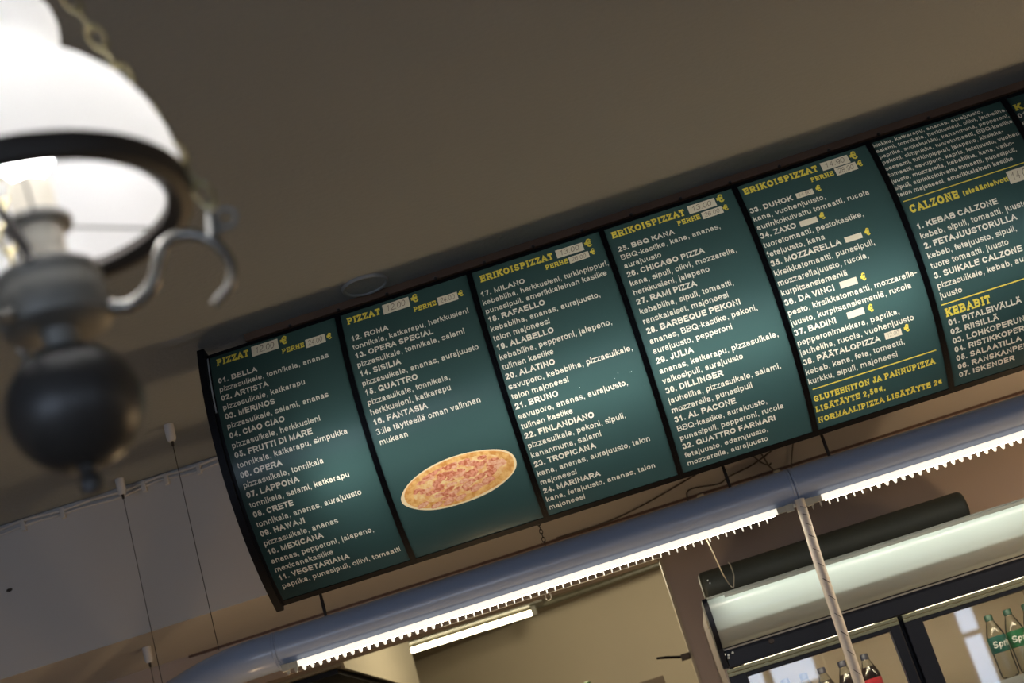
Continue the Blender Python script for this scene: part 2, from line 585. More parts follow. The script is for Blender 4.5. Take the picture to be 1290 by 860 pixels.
CAPS = {
    'A': (667, [[(0, 0), (.5, 1), (1, 0)], [(.2, .34), (.8, .34)]]),
    'B': (667, [[(0, .52), (.6, .52)], [(0, 0), (0, 1), (.55, 1)] + arc(.6, .76, .34, .24, 90, -90) + arc(.62, .26, .38, .26, 90, -90) + [(0, 0)]]),
    'C': (722, [arc(.5, .5, .5, .5, 40, 320)]), 'D': (722, [[(0, 0), (0, 1)] + arc(.45, .5, .55, .5, 90, -90) + [(0, 0)]]),
    'E': (667, [[(1, 1), (0, 1), (0, 0), (1, 0)], [(0, .53), (.9, .53)]]), 'F': (611, [[(1, 1), (0, 1), (0, 0)], [(0, .5), (.85, .5)]]),
    'G': (778, [arc(.5, .5, .5, .5, 40, 318) + [(1, .2), (1, .46), (.56, .46)]]), 'H': (722, [[(0, 0), (0, 1)], [(1, 0), (1, 1)], [(0, .52), (1, .52)]]),
    'I': (278, [[(.5, 0), (.5, 1)]]), 'J': (500, [[(1, 1)] + arc(.5, .29, .5, .29, 0, -175)]),
    'K': (667, [[(0, 0), (0, 1)], [(.95, 1), (0, .36)], [(.36, .6), (1, 0)]]), 'L': (556, [[(0, 1), (0, 0), (1, 0)]]),
    'M': (833, [[(0, 0), (0, 1), (.5, 0), (1, 1), (1, 0)]]), 'N': (722, [[(0, 0), (0, 1), (1, 0), (1, 1)]]), 'O': (778, [RING]),
    'P': (667, [PARC]), 'Q': (778, [RING, [(.6, .26), (1, -.04)]]), 'R': (722, [PARC, [(.5, .47), (1, 0)]]), 'S': (667, [SPATH]),
    'T': (611, [[(.5, 0), (.5, 1)], [(0, 1), (1, 1)]]), 'U': (722, [[(0, 1)] + arc(.5, .36, .5, .36, 180, 360) + [(1, 1)]]),
    'W': (944, [[(0, 1), (.26, 0), (.5, 1), (.74, 0), (1, 1)]]), 'V': (667, [[(0, 1), (.5, 0), (1, 1)]]), 'X': (667, [[(0, 1), (1, 0)], [(1, 1), (0, 0)]]),
    'Y': (667, [[(0, 1), (.5, .45), (1, 1)], [(.5, .45), (.5, 0)]]), 'Z': (611, [[(0, 1), (1, 1), (0, 0), (1, 0)]]),
    '0': (556, [RING]), '1': (556, [[(.12, .72), (.58, 1), (.58, 0)]]),
    '2': (556, [arc(.5, .72, .48, .28, 170, -35) + [(0, 0), (1, 0)]]), '3': (556, [arc(.47, .755, .44, .245, 160, -90) + arc(.48, .265, .52, .265, 90, -160)]),
    '4': (556, [[(.74, 0), (.74, 1), (0, .3), (1, .3)]]), '5': (556, [[(.92, 1), (.2, 1), (.1, .5)] + arc(.48, .33, .52, .33, 140, -160)]),
    '6': (556, [arc(.52, .6, .52, .4, 40, 180) + [(0, .33)], arc(.5, .32, .5, .32, 0, 360)]), '7': (556, [[(0, 1), (1, 1), (.36, 0)]]),
    '8': (556, [arc(.5, .76, .42, .24, 0, 360), arc(.5, .26, .5, .26, 0, 360)]), '9': (556, [arc(.5, .68, .5, .32, 0, 360), [(1, .68)] + arc(.48, .4, .52, .4, 0, -140)]),
    '€': (640, [arc(.62, .5, .38, .5, 48, 312), [(0, .60), (.8, .60)], [(0, .40), (.75, .40)]]),
}
CAPS['Ä'] = (667, CAPS['A'][1] + UMC)
PUNCT = {'.': 278, ',': 278, ':': 278, '-': 333, '(': 333, ')': 333, ' ': 278}
SERIF = {'A': [(0, 0), (1, 0)], 'Ä': [(0, 0), (1, 0)], 'B': [(0, 0), (0, 1)], 'D': [(0, 0), (0, 1)], 'E': [(0, 0), (0, 1)], 'H': [(0, 0), (0, 1), (1, 0), (1, 1)],
         'I': [(.5, 0), (.5, 1)], 'J': [(1, 1)], 'K': [(0, 0), (0, 1), (1, 0), (.95, 1)], 'L': [(0, 0), (0, 1)], 'M': [(0, 0), (0, 1), (1, 0), (1, 1)],
         'N': [(0, 0), (0, 1), (1, 1)], 'P': [(0, 0), (0, 1)], 'R': [(0, 0), (0, 1), (1, 0)], 'T': [(.5, 0)], 'U': [(0, 1), (1, 1)], 'Y': [(0, 1), (1, 1), (.5, 0)]}
VSERIF = {'E': [(1, 1, -1), (1, 0, 1)], 'L': [(1, 0, 1)], 'T': [(0, 1, -1), (1, 1, -1)], 'Z': [(0, 1, -1), (1, 0, 1)], 'C': [(.88, .83, 1)], 'S': [(.92, .80, 1)]}


def ribbon(pts, w, square=True):
    """2D polyline -> list of quads with mitred joints"""
    q = [pts[0]]
    for p in pts[1:]:
        if (p[0] - q[-1][0]) ** 2 + (p[1] - q[-1][1]) ** 2 > 1e-6:
            q.append(p)
    if len(q) < 2:
        return []
    closed = (q[0][0] - q[-1][0]) ** 2 + (q[0][1] - q[-1][1]) ** 2 < 1e-4 and len(q) > 3
    V = [Vector(p) for p in q]
    h = w / 2
    if not closed and square:
        V[0] = V[0] + (V[0] - V[1]).normalized() * h
        V[-1] = V[-1] + (V[-1] - V[-2]).normalized() * h
    n = len(V)
    L, R = [], []
    for i in range(n):
        if closed:
            a = V[i - 1] if i else V[n - 2]
            b = V[(i + 1)] if i < n - 1 else V[1]
        else:
            a, b = V[max(i - 1, 0)], V[min(i + 1, n - 1)]
        d1 = (V[i] - a).normalized() if (V[i] - a).length > 1e-6 else (b - V[i]).normalized()
        d2 = (b - V[i]).normalized() if (b - V[i]).length > 1e-6 else d1
        n1 = Vector((-d1.y, d1.x))
        n2 = Vector((-d2.y, d2.x))
        mm = n1 + n2
        if mm.length < 0.3:
            mm = n1
            k = 1.0
        else:
            mm.normalize()
            k = min(1.0 / max(mm.dot(n1), 0.2), 1.8)
        L.append(V[i] + mm * h * k)
        R.append(V[i] - mm * h * k)
    return [(L[i], R[i], R[i + 1], L[i + 1]) for i in range(n - 1)]


def glyph(ch, w, slab=False, bold=False):
    """quads in em/1000 units and the advance"""
    quads = []
    if ch in PUNCT:
        adv = PUNCT[ch]
        s = max(w * 1.05, 70)
        x = adv / 2
        if ch in '.,:':
            quads.append(tuple(Vector(p) for p in ((x - s / 2, 0), (x + s / 2, 0), (x + s / 2, s), (x - s / 2, s))))
            if ch == ':':
                quads.append(tuple(Vector(p) for p in ((x - s / 2, 420), (x + s / 2, 420), (x + s / 2, 420 + s), (x - s / 2, 420 + s))))
            if ch == ',':
                quads.append(tuple(Vector(p) for p in ((x, 0), (x + s / 2, 0), (x, -s * 1.3), (x - s * .45, -s * 1.3))))
        elif ch == '-':
            quads.append(tuple(Vector(p) for p in ((40, 220), (adv - 40, 220), (adv - 40, 220 + w), (40, 220 + w))))
        elif ch in '()':
            a = arc(adv * .95, 270, 190, 480, 130, 230) if ch == '(' else arc(adv * .05, 270, 190, 480, 50, -50)
            quads += ribbon(a, w, False)
        return quads, adv
    if ch in LOWER:
        adv, paths = LOWER[ch]
        xh, asc, desc = 519, 716, -205
        low = True
    else:
        adv, paths = CAPS.get(ch, CAPS['O'])
        low = False
    rnd = ch in 'ceoqdgCOQGS0368962'
    lsb = 42 if rnd else 70
    rsb = 42 if ch in 'ceosbpgOQCGSDBPR0123456789' else 70
    if ch in 'AVYXTZKÄ':
        lsb, rsb = (18, 18) if ch in 'AVYÄ' else (28, 22)
        if ch == 'K':
            lsb = 75
    if ch in 'vyxzkstfr':
        lsb = {'k': 66, 'r': 66}.get(ch, 18)
        rsb = 8
    if ch in 'EFL':
        rsb = 35
    if bold and not low:
        adv = {'A': 722, 'Ä': 722, 'K': 722, 'L': 611, 'J': 556, 'B': 722}.get(ch, adv)
    if slab:
        lsb += 25
        rsb += 25
        adv += 20
        if ch == 'I':
            adv = 400
    x0, x1 = lsb + w / 2, adv - rsb - w / 2
    if x1 < x0:
        x0 = x1 = adv / 2

    def M(p):
        x = x0 + p[0] * (x1 - x0)
        y = p[1]
        if low:
            b, t = w / 2, xh - w / 2
            if y < 0:
                Y = b + (-y) * (desc + w / 2 - b)
            elif y <= 1:
                Y = b + y * (t - b)
            else:
                Y = t + (y - 1) * (asc - w / 2 - t)
        else:
            b, t = w / 2, 716 - w / 2
            Y = b + y * (t - b)
        return (x, Y)
    for p in paths:
        quads += ribbon([M(q) for q in p], w)
    if slab:
        t = w * 0.62
        ext = w * 0.5 + 62
        for sx, sy in SERIF.get(ch, ()):
            cx = x0 + sx * (x1 - x0)
            yb = 0 if sy == 0 else 716 - t
            quads.append(tuple(Vector(p) for p in ((cx - ext, yb), (cx + ext, yb), (cx + ext, yb + t), (cx - ext, yb + t))))
        for sx, sy, dr in VSERIF.get(ch, ()):
            cx, cy = M((sx, sy))
            e = 1 if sx > .5 else -1
            xa, xb = (cx - t * .45, cx + w / 2) if e > 0 else (cx - w / 2, cx + t * .45)
            y2 = cy + dr * 165
            quads.append(tuple(Vector(p) for p in ((xa, cy), (xb, cy), (xb, y2), (xa, y2))))
    return quads, adv


def text_width(s, slab=False, bold=False, w=95):
    return sum(glyph(c, w, slab, bold)[1] for c in s)


class Sheet:
    """The printed sheet of one board: which ink lies where (0 = green film)."""
    DU, DS = 0.00030, 0.00070

    def __init__(self):
        self.nu = int(round(FW / self.DU))
        self.ns = int(round(ARC_L / self.DS))
        self.a = np.zeros((self.ns, self.nu), np.uint8)

    def poly(self, pts, ink):
        """fill a convex polygon given in (u, s)"""
        P = np.array([(p[0] / self.DU, p[1] / self.DS) for p in pts])
        x0, y0 = np.maximum(np.floor(P.min(0)).astype(int), 0)
        x1 = min(int(P[:, 0].max()) + 2, self.nu)
        y1 = min(int(P[:, 1].max()) + 2, self.ns)
        if x1 <= x0 or y1 <= y0:
            return
        gx = np.arange(x0, x1)[None, :] + 0.5
        gy = np.arange(y0, y1)[:, None] + 0.5
        neg = np.ones((y1 - y0, x1 - x0), bool)
        pos = neg.copy()
        for i in range(len(P)):
            ax, ay = P[i - 1]
            bx, by = P[i]
            c = (bx - ax) * (gy - ay) - (by - ay) * (gx - ax)
            neg &= c <= 0
            pos &= c >= 0
        self.a[y0:y1, x0:x1][neg | pos] = ink

    def blob(self, cu, cs, ru, rs, rot, ink, wob=0.0, seed=0, only=None):
        rr = random.Random(seed)
        ph = [(rr.uniform(0, 6.28), rr.uniform(0.3, 1)) for _ in range(6)]
        U, S_ = np.meshgrid((np.arange(self.nu) + .5) * self.DU - cu, (np.arange(self.ns) + .5) * self.DS - cs)
        c, d = math.cos(rot), math.sin(rot)
        x = (U * c + S_ * d) / ru
        y = (-U * d + S_ * c) / rs
        t = np.arctan2(y, x)
        lim = 1 + wob * sum(np.sin((q + 2) * t + ph[q][0]) * ph[q][1] for q in range(6)) / 3
        m = np.hypot(x, y) <= lim
        if only is not None:
            m &= np.isin(self.a, only)
        self.a[m] = ink

    def text(self, s, u, base, em, w, ink, slab=False, bold=False, width=None, jitter=0.0, slant=0.0):
        sx = 1.0
        if width:
            sx = width / (text_width(s, slab, bold, w) * em / 1000.0)
        x = 0.0
        for ch in s:
            qs, adv = glyph(ch, w, slab, bold)
            jy = random.uniform(-jitter, jitter)
            jr = random.uniform(-jitter, jitter) * 0.002
            for q in qs:
                self.poly([(u + (p.x + slant * p.y + x) * em / 1000.0 * sx, base - (p.y + jy + jr * p.x) * em / 1000.0) for p in q], ink)
            x += adv

    def mesh(self, k, inks):
        """faces of all cells printed with the given inks: [verts], [quads], [material index]"""
        lut = np.full(256, -1, np.int16)
        for i, q in enumerate(inks):
            lut[q] = i
        V, MI = [], []
        step = 16
        rows = lut[self.a]
        r = 0
        while r < self.ns:
            r2 = r + 1
            while r2 < self.ns and r2 - r < step and np.array_equal(rows[r2], rows[r]):
                r2 += 1
            row = rows[r]
            cut = np.flatnonzero(np.diff(row)) + 1
            st = np.concatenate(([0], cut))
            en = np.concatenate((cut, [self.nu]))
            keep = row[st] >= 0
            st, en = st[keep] * self.DU, en[keep] * self.DU
            if len(st):
                p0, p1 = face_pt(k, 0, r * self.DS), face_pt(k, 0, r2 * self.DS)
                q = np.empty((len(st), 4, 3))
                q[:, 0, 0] = q[:, 3, 0] = p0.x + st
                q[:, 1, 0] = q[:, 2, 0] = p0.x + en
                q[:, 0, 1:] = q[:, 1, 1:] = (p0.y, p0.z)
                q[:, 2, 1:] = q[:, 3, 1:] = (p1.y, p1.z)
                V.append(q)
                MI.append(row[np.flatnonzero(np.isin(np.arange(self.nu), np.round(st / self.DU).astype(int)))])
            r = r2
        if not V:
            return None
        V = np.concatenate(V).reshape(-1, 3)
        MI = np.concatenate(MI)
        return V, MI

    def part(self, name, k, inks, mats, parent):
        g = self.mesh(k, inks)
        if g is None:
            return None
        V, MI = g
        n = len(V) // 4
        me = bpy.data.meshes.new(name)
        me.vertices.add(4 * n)
        me.vertices.foreach_set('co', V.astype(np.float32).ravel())
        me.loops.add(4 * n)
        me.loops.foreach_set('vertex_index', np.arange(4 * n, dtype=np.int32))
        me.polygons.add(n)
        me.polygons.foreach_set('loop_start', np.arange(0, 4 * n, 4, dtype=np.int32))
        me.polygons.foreach_set('material_index', MI.astype(np.int32))
        me.update(calc_edges=True)
        for m in mats:
            me.materials.append(m)
        o = bpy.data.objects.new(name, me)
        COL.objects.link(o)
        o.parent = parent
        o.matrix_parent_inverse = parent.matrix_world.inverted()
        return o


def add_patch(bm, k, u0, s0, u1, s1, off, thick=0.0004, n=6):
    """a thin raised strip following the curved face"""
    rows = []
    for lay in (off, off + thick):
        rows.append([(bm.verts.new(face_pt(k, u0, s0 + (s1 - s0) * i / n, lay)), bm.verts.new(face_pt(k, u1, s0 + (s1 - s0) * i / n, lay))) for i in range(n + 1)])
    for i in range(n):
        for r in rows:
            bm.faces.new((r[i][0], r[i][1], r[i + 1][1], r[i + 1][0]))
    a, b = rows
    for i in range(n):
        bm.faces.new((a[i][0], b[i][0], b[i + 1][0], a[i + 1][0]))
        bm.faces.new((a[i][1], b[i][1], b[i + 1][1], a[i + 1][1]))
    for i in (0, n):
        bm.faces.new((a[i][0], a[i][1], b[i][1], b[i][0]))


# ------------------------------------------------------------------ menu boards
EM = 0.0250
WREG, WBOLD = 104, 152


def P1():
    return """*01. BELLA|pizzasuikale, tonnikala, ananas|*02. ARTISTA|pizzasuikale, katkarapu|*03. MERINOS|pizzasuikale, salami, ananas|*04. CIAO CIAO|pizzasuikale, herkkusieni|*05. FRUTTI DI MARE|tonnikala, katkarapu, simpukka|*06. OPERA|pizzasuikale, tonnikala|*07. LAPPONA|tonnikala, salami, katkarapu|*08. CRETE|tonnikala, ananas, aurajuusto|*09. HAWAJI|pizzasuikale, ananas|*10. MEXICANA|ananas, pepperoni, jalapeno,|mexicanakastike|*11. VEGETARIANA|paprika, punasipuli, oliivi, tomaatti"""


T2 = """*12. ROMA|tonnikala, katkarapu, herkkusieni|*13. OPERA SPECIAL|pizzasuikale, tonnikala, salami|*14. SISILIA|pizzasuikale, ananas, aurajuusto|*15. QUATTRO|pizzasuikale, tonnikala,|herkkusieni, katkarapu|*16. FANTASIA|3:lla täytteellä oman valinnan|mukaan"""
T3 = """*17. MILANO|kebabliha, herkkusieni, turkinpippuri,|punasipuli, amerikkalainen kastike|*18. RAFAELLO|kebabliha, ananas, aurajuusto,|talon majoneesi|*19. ALABELLO|kebabliha, pepperoni, jalapeno,|tulinen kastike|*20. ALATINO|savuporo, kebabliha, pizzasuikale,|talon majoneesi|*21. BRUNO|savuporo, ananas, aurajuusto,|tulinen kastike|*22. FINLANDIANO|pizzasuikale, pekoni, sipuli,|kananmuna, salami|*23. TROPICANA|kana, ananas, aurajuusto, talon|majoneesi|*24. MARINARA|kana, fetajuusto, ananas, talon|majoneesi"""
T4 = """*25. BBQ KANA|BBQ-kastike, kana, ananas,|aurajuusto|*26. CHICAGO PIZZA|kana, sipuli, oliivi, mozzarella,|herkkusieni, jalapeno|*27. RAMI PIZZA|kebabliha, sipuli, tomaatti,|ranskalaiset, majoneesi|*28. BARBEQUE PEKONI|ananas, BBQ-kastike, pekoni,|aurajuusto, pepperoni|*29. JULIA|ananas, katkarapu, pizzasuikale,|valkosipuli, aurajuusto|*30. DILLINGER|jauheliha, pizzasuikale, salami,|mozzarella, punasipuli|*31. AL PACONE|BBQ-kastike, aurajuusto,|punasipuli, pepperoni, rucola|*32. QUATTRO FARMARI|fetajuusto, edamjuusto,|mozzarella, aurajuusto"""
T5 = """*33. DUHOK|kana, vuohenjuusto,|aurinkokuivattu tomaatti, rucola|*34. ZAXO|tuoretomaatti, pestokastike,|fetajuusto, kana|*35. MOZZARELLA|kirsikkatomaatti, punasipuli,|mozzarellajuusto, rucola,|kurpitsansiemeniä|*36. DA VINCI|pesto, kirsikkatomaatti, mozzarella-|juusto, kurpitsansiemeniä, rucola|*37. BADINI|pepperonimakkara, paprika,|jauheliha, rucola, vuohenjuusto|*38. PÄÄTALOPIZZA|kebab, kana, feta, tomaatti,|kurkku, sipuli, majoneesi"""
BODY = {1: (P1(), 0.0155, 0.1054, 0.03063), 2: (T2, 0.0172, 0.1088, 0.03047), 3: (T3, 0.0075, 0.1010, 0.03045),
        4: (T4, 0.0192, 0.0993, 0.03056), 5: (T5, 0.0045, 0.1147, 0.03052)}
# heading: text, left, baseline, width ; second: PERHE
HEAD = {1: ('PIZZAT', 0.0185, 0.0405, 0.105, 0.2240, 0.0735), 2: ('PIZZAT', 0.0160, 0.0452, 0.108, 0.2222, 0.077),
        3: ('ERIKOISPIZZAT', 0.0190, 0.0482, 0.232, 0.2172, 0.080), 4: ('ERIKOISPIZZAT', 0.0155, 0.0452, 0.231, 0.2125, 0.0755),
        5: ('ERIKOISPIZZAT', 0.0105, 0.0422, 0.233, 0.2080, 0.0752)}
# price stickers: (u0, s0, u1, s1, written price)
PRICE = {1: [(0.1325, 0.0100, 0.2170, 0.0490, '12.00'), (0.3002, 0.0500, 0.3625, 0.0812, '24.00')],
         2: [(0.1318, 0.0132, 0.2158, 0.0514, '12.00'), (0.2990, 0.0526, 0.3618, 0.0822, '24.00')],
         3: [(0.2610, 0.0198, 0.3458, 0.0516, '13.00'), (0.2920, 0.0613, 0.3542, 0.0853, '26.00')],
         4: [(0.2584, 0.0148, 0.3436, 0.0477, '13.00'), (0.2898, 0.0550, 0.3538, 0.0812, '26.00')],
         5: [(0.2548, 0.0150, 0.3397, 0.0477, '14.90'), (0.2859, 0.0521, 0.3511, 0.0815, '28.90'),
             (0.1490, 0.0965, 0.2017, 0.1150, '14.90'), (0.1263, 0.1904, 0.1795, 0.2089, ''), (0.2307, 0.2810, 0.2820, 0.2978, ''),
             (0.1735, 0.4016, 0.2243, 0.4214, ''), (0.1660, 0.4920, 0.2168, 0.5116, ''), (0.2535, 0.5837, 0.3033, 0.6038, '12.00')],
         6: [(0.3150, 0.2420, 0.3950, 0.2820, '14.00')]}
EURO = {1: [(0.2230, 0.0405, 1), (0.3665, 0.0750, 0)], 2: [(0.2210, 0.0430, 1), (0.3640, 0.0755, 0)], 3: [(0.3500, 0.0475, 1), (0.3585, 0.0790, 0)],
        4: [(0.3475, 0.0410, 1), (0.3555, 0.0765, 0)], 5: [(0.3435, 0.0420, 1), (0.3535, 0.0745, 0), (0.2105, 0.1140, 0), (0.1875, 0.2065, 0),
                                                       (0.2915, 0.2970, 0), (0.2360, 0.4191, 0), (0.2285, 0.5120, 0), (0.3120, 0.6006, 0)]}
LABELS = {1: 'dark green menu panel at left end, items 01 Bella to 11 Vegetariana', 2: 'dark green menu panel with a printed pizza, items 12 Roma to 16 Fantasia',
          3: 'dark green menu panel listing 17 Milano to 24 Marinara', 4: 'dark green menu panel listing 25 BBQ Kana to 32 Quattro Farmari',
          5: 'dark green menu panel listing 33 Duhok to 38 Päätalopizza, with yellow note at bottom',
          6: 'dark green menu panel with Calzone and Kebabit sections', 7: 'dark green menu panel cut off by right edge of photo'}


GREEN, WHITE, YELLOW, CRUSTEDGE, CRUST, CHEESE, HAM, MEAT, SLICE = range(9)
STICK, PEN = 20, 60


def rule(sh, u0, u1, s):
    sh.poly([(u0, s - .0016), (u1, s - .0016), (u1, s + .0016), (u0, s + .0016)], YELLOW)


def slab_line(sh, s, u, base, cap, width=None, w=175):
    sh.text(s, u, base, cap / 0.716, w, YELLOW, slab=True, bold=True, width=width)


def sides(u0, u1, prof_a, prof_b):
    """closed strip between two curves (lists of (Y, Z)) between two X values"""
    bm = bmesh.new()
    n = len(prof_a)
    A = [[bm.verts.new((x, p[0], p[1])) for x in (u0, u1)] for p in prof_a]
    B = [[bm.verts.new((x, p[0], p[1])) for x in (u0, u1)] for p in prof_b]
    return bm, A, B, n


for k in range(1, 8):
    base = face_pt(k, FW / 2, ARC_L, -0.03)
    root = thing('menu_board', LABELS[k], 'menu board', base, 'menu boards in the row under the ceiling')
    x0, x1 = X0 + (k - 1) * PW - 0.0080, X0 + (k - 1) * PW + FW + 0.0080
    # housing: top, back and bottom of the light box behind the curved face
    pts = [face_pt(k, 0, s, o) for s, o in ((-0.010, -0.004), (-0.010, -0.055), (ARC_L + 0.017, -0.055), (ARC_L + 0.017, -0.004))]
    prof = [(p.y, p.z) for p in pts]
    prof[1] = (prof[1][0], prof[0][1] - 0.002)
    c = ((prof[1][0] + prof[2][0]) / 2, (prof[1][1] + prof[2][1]) / 2)
    inn = [(prof[0][0], prof[0][1] - 0.004), (prof[1][0] - 0.004, prof[1][1] - 0.004), (prof[2][0] - 0.004, prof[2][1] + 0.004), (prof[3][0], prof[3][1] + 0.004)]
    bm, A, B, n = sides(x0, x1, prof, inn)
    for i in range(n - 1):
        bm.faces.new((A[i][0], A[i][1], A[i + 1][1], A[i + 1][0])).material_index = 0
        bm.faces.new((B[i][0], B[i][1], B[i + 1][1], B[i + 1][0])).material_index = 1
        for e in (0, 1):
            bm.faces.new((A[i][e], A[i + 1][e], B[i + 1][e], B[i][e]))
    for i in (0, n - 1):
        bm.faces.new((A[i][0], A[i][1], B[i][1], B[i][0]))
    obj('housing', bm, [M_BLACK, M_BOXWHITE], root)
    if k == 7:
        bm = bmesh.new()
        out = [(face_pt(7, 0, ARC_L * i / 40, -0.002).y, face_pt(7, 0, ARC_L * i / 40, -0.002).z) for i in range(41)] + prof[2:0:-1]
        add_prism(bm, out, 0, x1, x1 + 0.012)
        obj('end_cap', bm, M_BLACK, root)
    # fluorescent tube inside the box
    if k in BACKLIT:
        q = face_pt(k, 0, 0.475, -0.105)
        xa = x0 + 0.012 + BACKLIT[k] * PW
        bm = tube([(xa, q.y, q.z), ((xa + x1) / 2, q.y, q.z), (x1 - 0.012, q.y, q.z)], 0.013, 12)
        obj('backlight_tube', bm, M_BACKLIGHT[k], root, True)
    # raised frame
    for nm, u0, u1, s0, s1, nn in (('top_rail', -0.0082, FW + 0.0082, -0.0105, 0.001, 3), ('bottom_rail', -0.0082, FW + 0.0082, ARC_L - 0.001, ARC_L + 0.018, 3),
                                   ('side_rail', -0.0082, 0.0005, 0.001, ARC_L - 0.001, 64), ('side_rail', FW - 0.0005, FW + 0.0082, 0.001, ARC_L - 0.001, 64)):
        bm = bmesh.new()
        add_patch(bm, k, u0, s0, u1, s1, -0.006, 0.0085, n=nn)
        obj(nm, bm, M_BLACK, root)
    if k == 1:
        bm = bmesh.new()
        M_ = 64
        ra = []
        for i in range(M_ + 1):
            f = i / M_
            s = -0.022 + (ARC_L + 0.048) * f
            p = face_pt(1, 0, s, 0.012 + 0.012 * (1 - f) ** 3)
            ra.append((p.y, p.z))
        add_prism(bm, ra + [(prof[2][0] + 0.004, prof[2][1] - 0.004), (prof[1][0] + 0.004, prof[1][1] + 0.004)], 0, X0 - 0.031, X0 - 0.0083)
        obj('end_cap', bm, M_BLACK, root)
        bm = bmesh.new()
        add_patch(bm, 1, -0.0075, 0.004, -0.0035, 0.20, 0.0030, 0.001, n=20)
        obj('edge_strip', bm, M_TRIMGREY, root)
    # the printed face
    sh = Sheet()
    if k in BODY:
        txt, u0, s0, ds = BODY[k]
        for i, ln in enumerate(txt.split('|')):
            if ln[0] == '*':
                sh.text(ln[1:], u0, s0 + ds * i, EM, WBOLD, WHITE, bold=True)
            else:
                full = text_width(ln, w=WREG) * EM / 1000
                sh.text(ln, u0 - 0.0004, s0 + ds * i, EM, WREG, WHITE, width=min(full, 0.4015 - u0))
        h, u, b, wd, pu, pb = HEAD[k]
        slab_line(sh, h, u, b, 0.0255, wd)
        slab_line(sh, 'PERHE', pu, pb, 0.0178, 0.072, 158)
    for u, b, big in EURO.get(k, ()):
        sh.text('€', u - 0.002, b, 0.046 if big else 0.0325, 115, YELLOW, bold=True)
    if k == 5:
        rule(sh, 0.012, 0.388, 0.6822)
        slab_line(sh, 'GLUTEENITON JA PANNUPIZZA', 0.0065, 0.7240, 0.0200, 0.372, 165)
        slab_line(sh, 'LISÄTÄYTE 2,50€.', 0.0052, 0.7595, 0.0200, 0.215, 165)
        slab_line(sh, 'NORMAALIPIZZA LISÄTÄYTE 2€', 0.0052, 0.7985, 0.0200, 0.384, 165)
    if k == 6:
        small = ('kinkku, katkarapu, ananas, aurajuusto,', 'salami, tonnikala, herkkusieni, oliivi, jauheliha,', 'paprika, suolakurkku, kananmuna, pepperoni,',
                 'pekoni, simpukka, tuoretomaatti, BBQ-kastike,', 'seesami, turkinpippuri, jalapeno, kirsikka-', 'tomaatti, savuporo, kapris, fetajuusto, vuohen-',
                 'juusto, mozzarella, kebabliha, kana, valko-', 'sipuli, aurinkokuivattu tomaatti, punasipuli,', 'talon majoneesi, amerikkalainen kastike')
        for i, ln in enumerate(small):
            sh.text(ln, 0.0015, 0.0222 + 0.0240 * i, 0.0198, 112, WHITE)
        rule(sh, 0.0095, 0.388, 0.2318)
        slab_line(sh, 'CALZONE', 0.0160, 0.2738, 0.0255, 0.150)
        sh.text('(sisäänleivottu)', 0.1765, 0.2708, 0.0225, 150, YELLOW, width=0.158)
        for i, ln in enumerate(('*1. KEBAB CALZONE', 'kebab, sipuli, tomaatti, juusto', '*2. FETAJUUSTORULLA', 'kebab, fetajuusto, sipuli,', 'tuore tomaatti, juusto', '*3. SUIKALE CALZONE', 'pizzasuikale, kebab, aura-', 'juusto')):
            sh.text(ln.lstrip('*'), 0.0168, 0.3257 + 0.03035 * i, EM, WBOLD if ln[0] == '*' else WREG, WHITE, bold=ln[0] == '*')
        rule(sh, 0.0131, 0.388, 0.5562)
        slab_line(sh, 'KEBABIT', 0.0180, 0.5948, 0.0255, 0.137)
        for i, ln in enumerate(('01. PITALEIVÄLLÄ', '02. RIISILLÄ', '03. LOHKOPERUNO', '04. RISTIKKOPERU', '05. SALAATILLA', '06. RANSKANPER', '07. ISKENDER')):
            sh.text(ln, 0.0192, 0.6222 + 0.0290 * i, EM, WBOLD, WHITE, bold=True)
    if k == 7:
        slab_line(sh, 'KA', 0.0055, 0.0576, 0.0255)
        sh.text('01.', 0.0025, 0.0870, EM, WBOLD, WHITE, bold=True)
        sh.text('e', 0.0020, 0.1150, EM, WREG, WHITE)
    prices = PRICE.get(k, ())
    for i, (a, b, c, d, pr) in enumerate(prices):
        sk = random.uniform(-.0012, .0012)
        sh.poly([(a, b), (c, b + sk), (c, d + sk), (a, d)], STICK + i)
        if pr:
            hgt = d - b
            sh.text(pr, a + (c - a) * 0.10, d - hgt * 0.22, hgt * 0.62 / 0.716, 62, PEN + i, width=(c - a) * 0.74, jitter=25, slant=0.16)
    if k == 2:
        rot = -0.05
        sh.blob(0.2050, 0.6150, 0.1785, 0.0740, rot, CRUSTEDGE, 0.022, 1)
        sh.blob(0.2060, 0.6140, 0.1720, 0.0690, rot, CRUST, 0.022, 2)
        sh.blob(0.2070, 0.6110, 0.1450, 0.0540, rot, CHEESE, 0.03, 3)
        rr = random.Random(5)
        for i in range(95):
            t = rr.uniform(0, 2 * PI)
            q = rr.uniform(0.05, 0.92) ** 0.6
            sh.blob(0.207 + 0.148 * q * math.cos(t), 0.610 + 0.053 * q * math.sin(t), rr.uniform(.009, .021), rr.uniform(.004, .0080), rr.uniform(-.5, .3), HAM if i % 3 else MEAT, 0.14, i + 9, only=[CHEESE, HAM, MEAT])
        for cu, cs in ((.245, .655), (.285, .640), (.192, .668), (.155, .670), (.118, .668), (.225, .635), (.080, .655)):
            sh.blob(cu, cs, .019, .0078, -.2, HAM, 0.06, int(cu * 1000))
            sh.blob(cu, cs + .0005, .0165, .0060, -.2, MEAT, 0.06, int(cu * 1000))
    sh.part('face_panel', k, [GREEN], [M_GREEN], root)
    sh.part('white_lettering', k, [WHITE], [M_WHITE], root)
    sh.part('yellow_lettering', k, [YELLOW], [M_YELLOW], root)
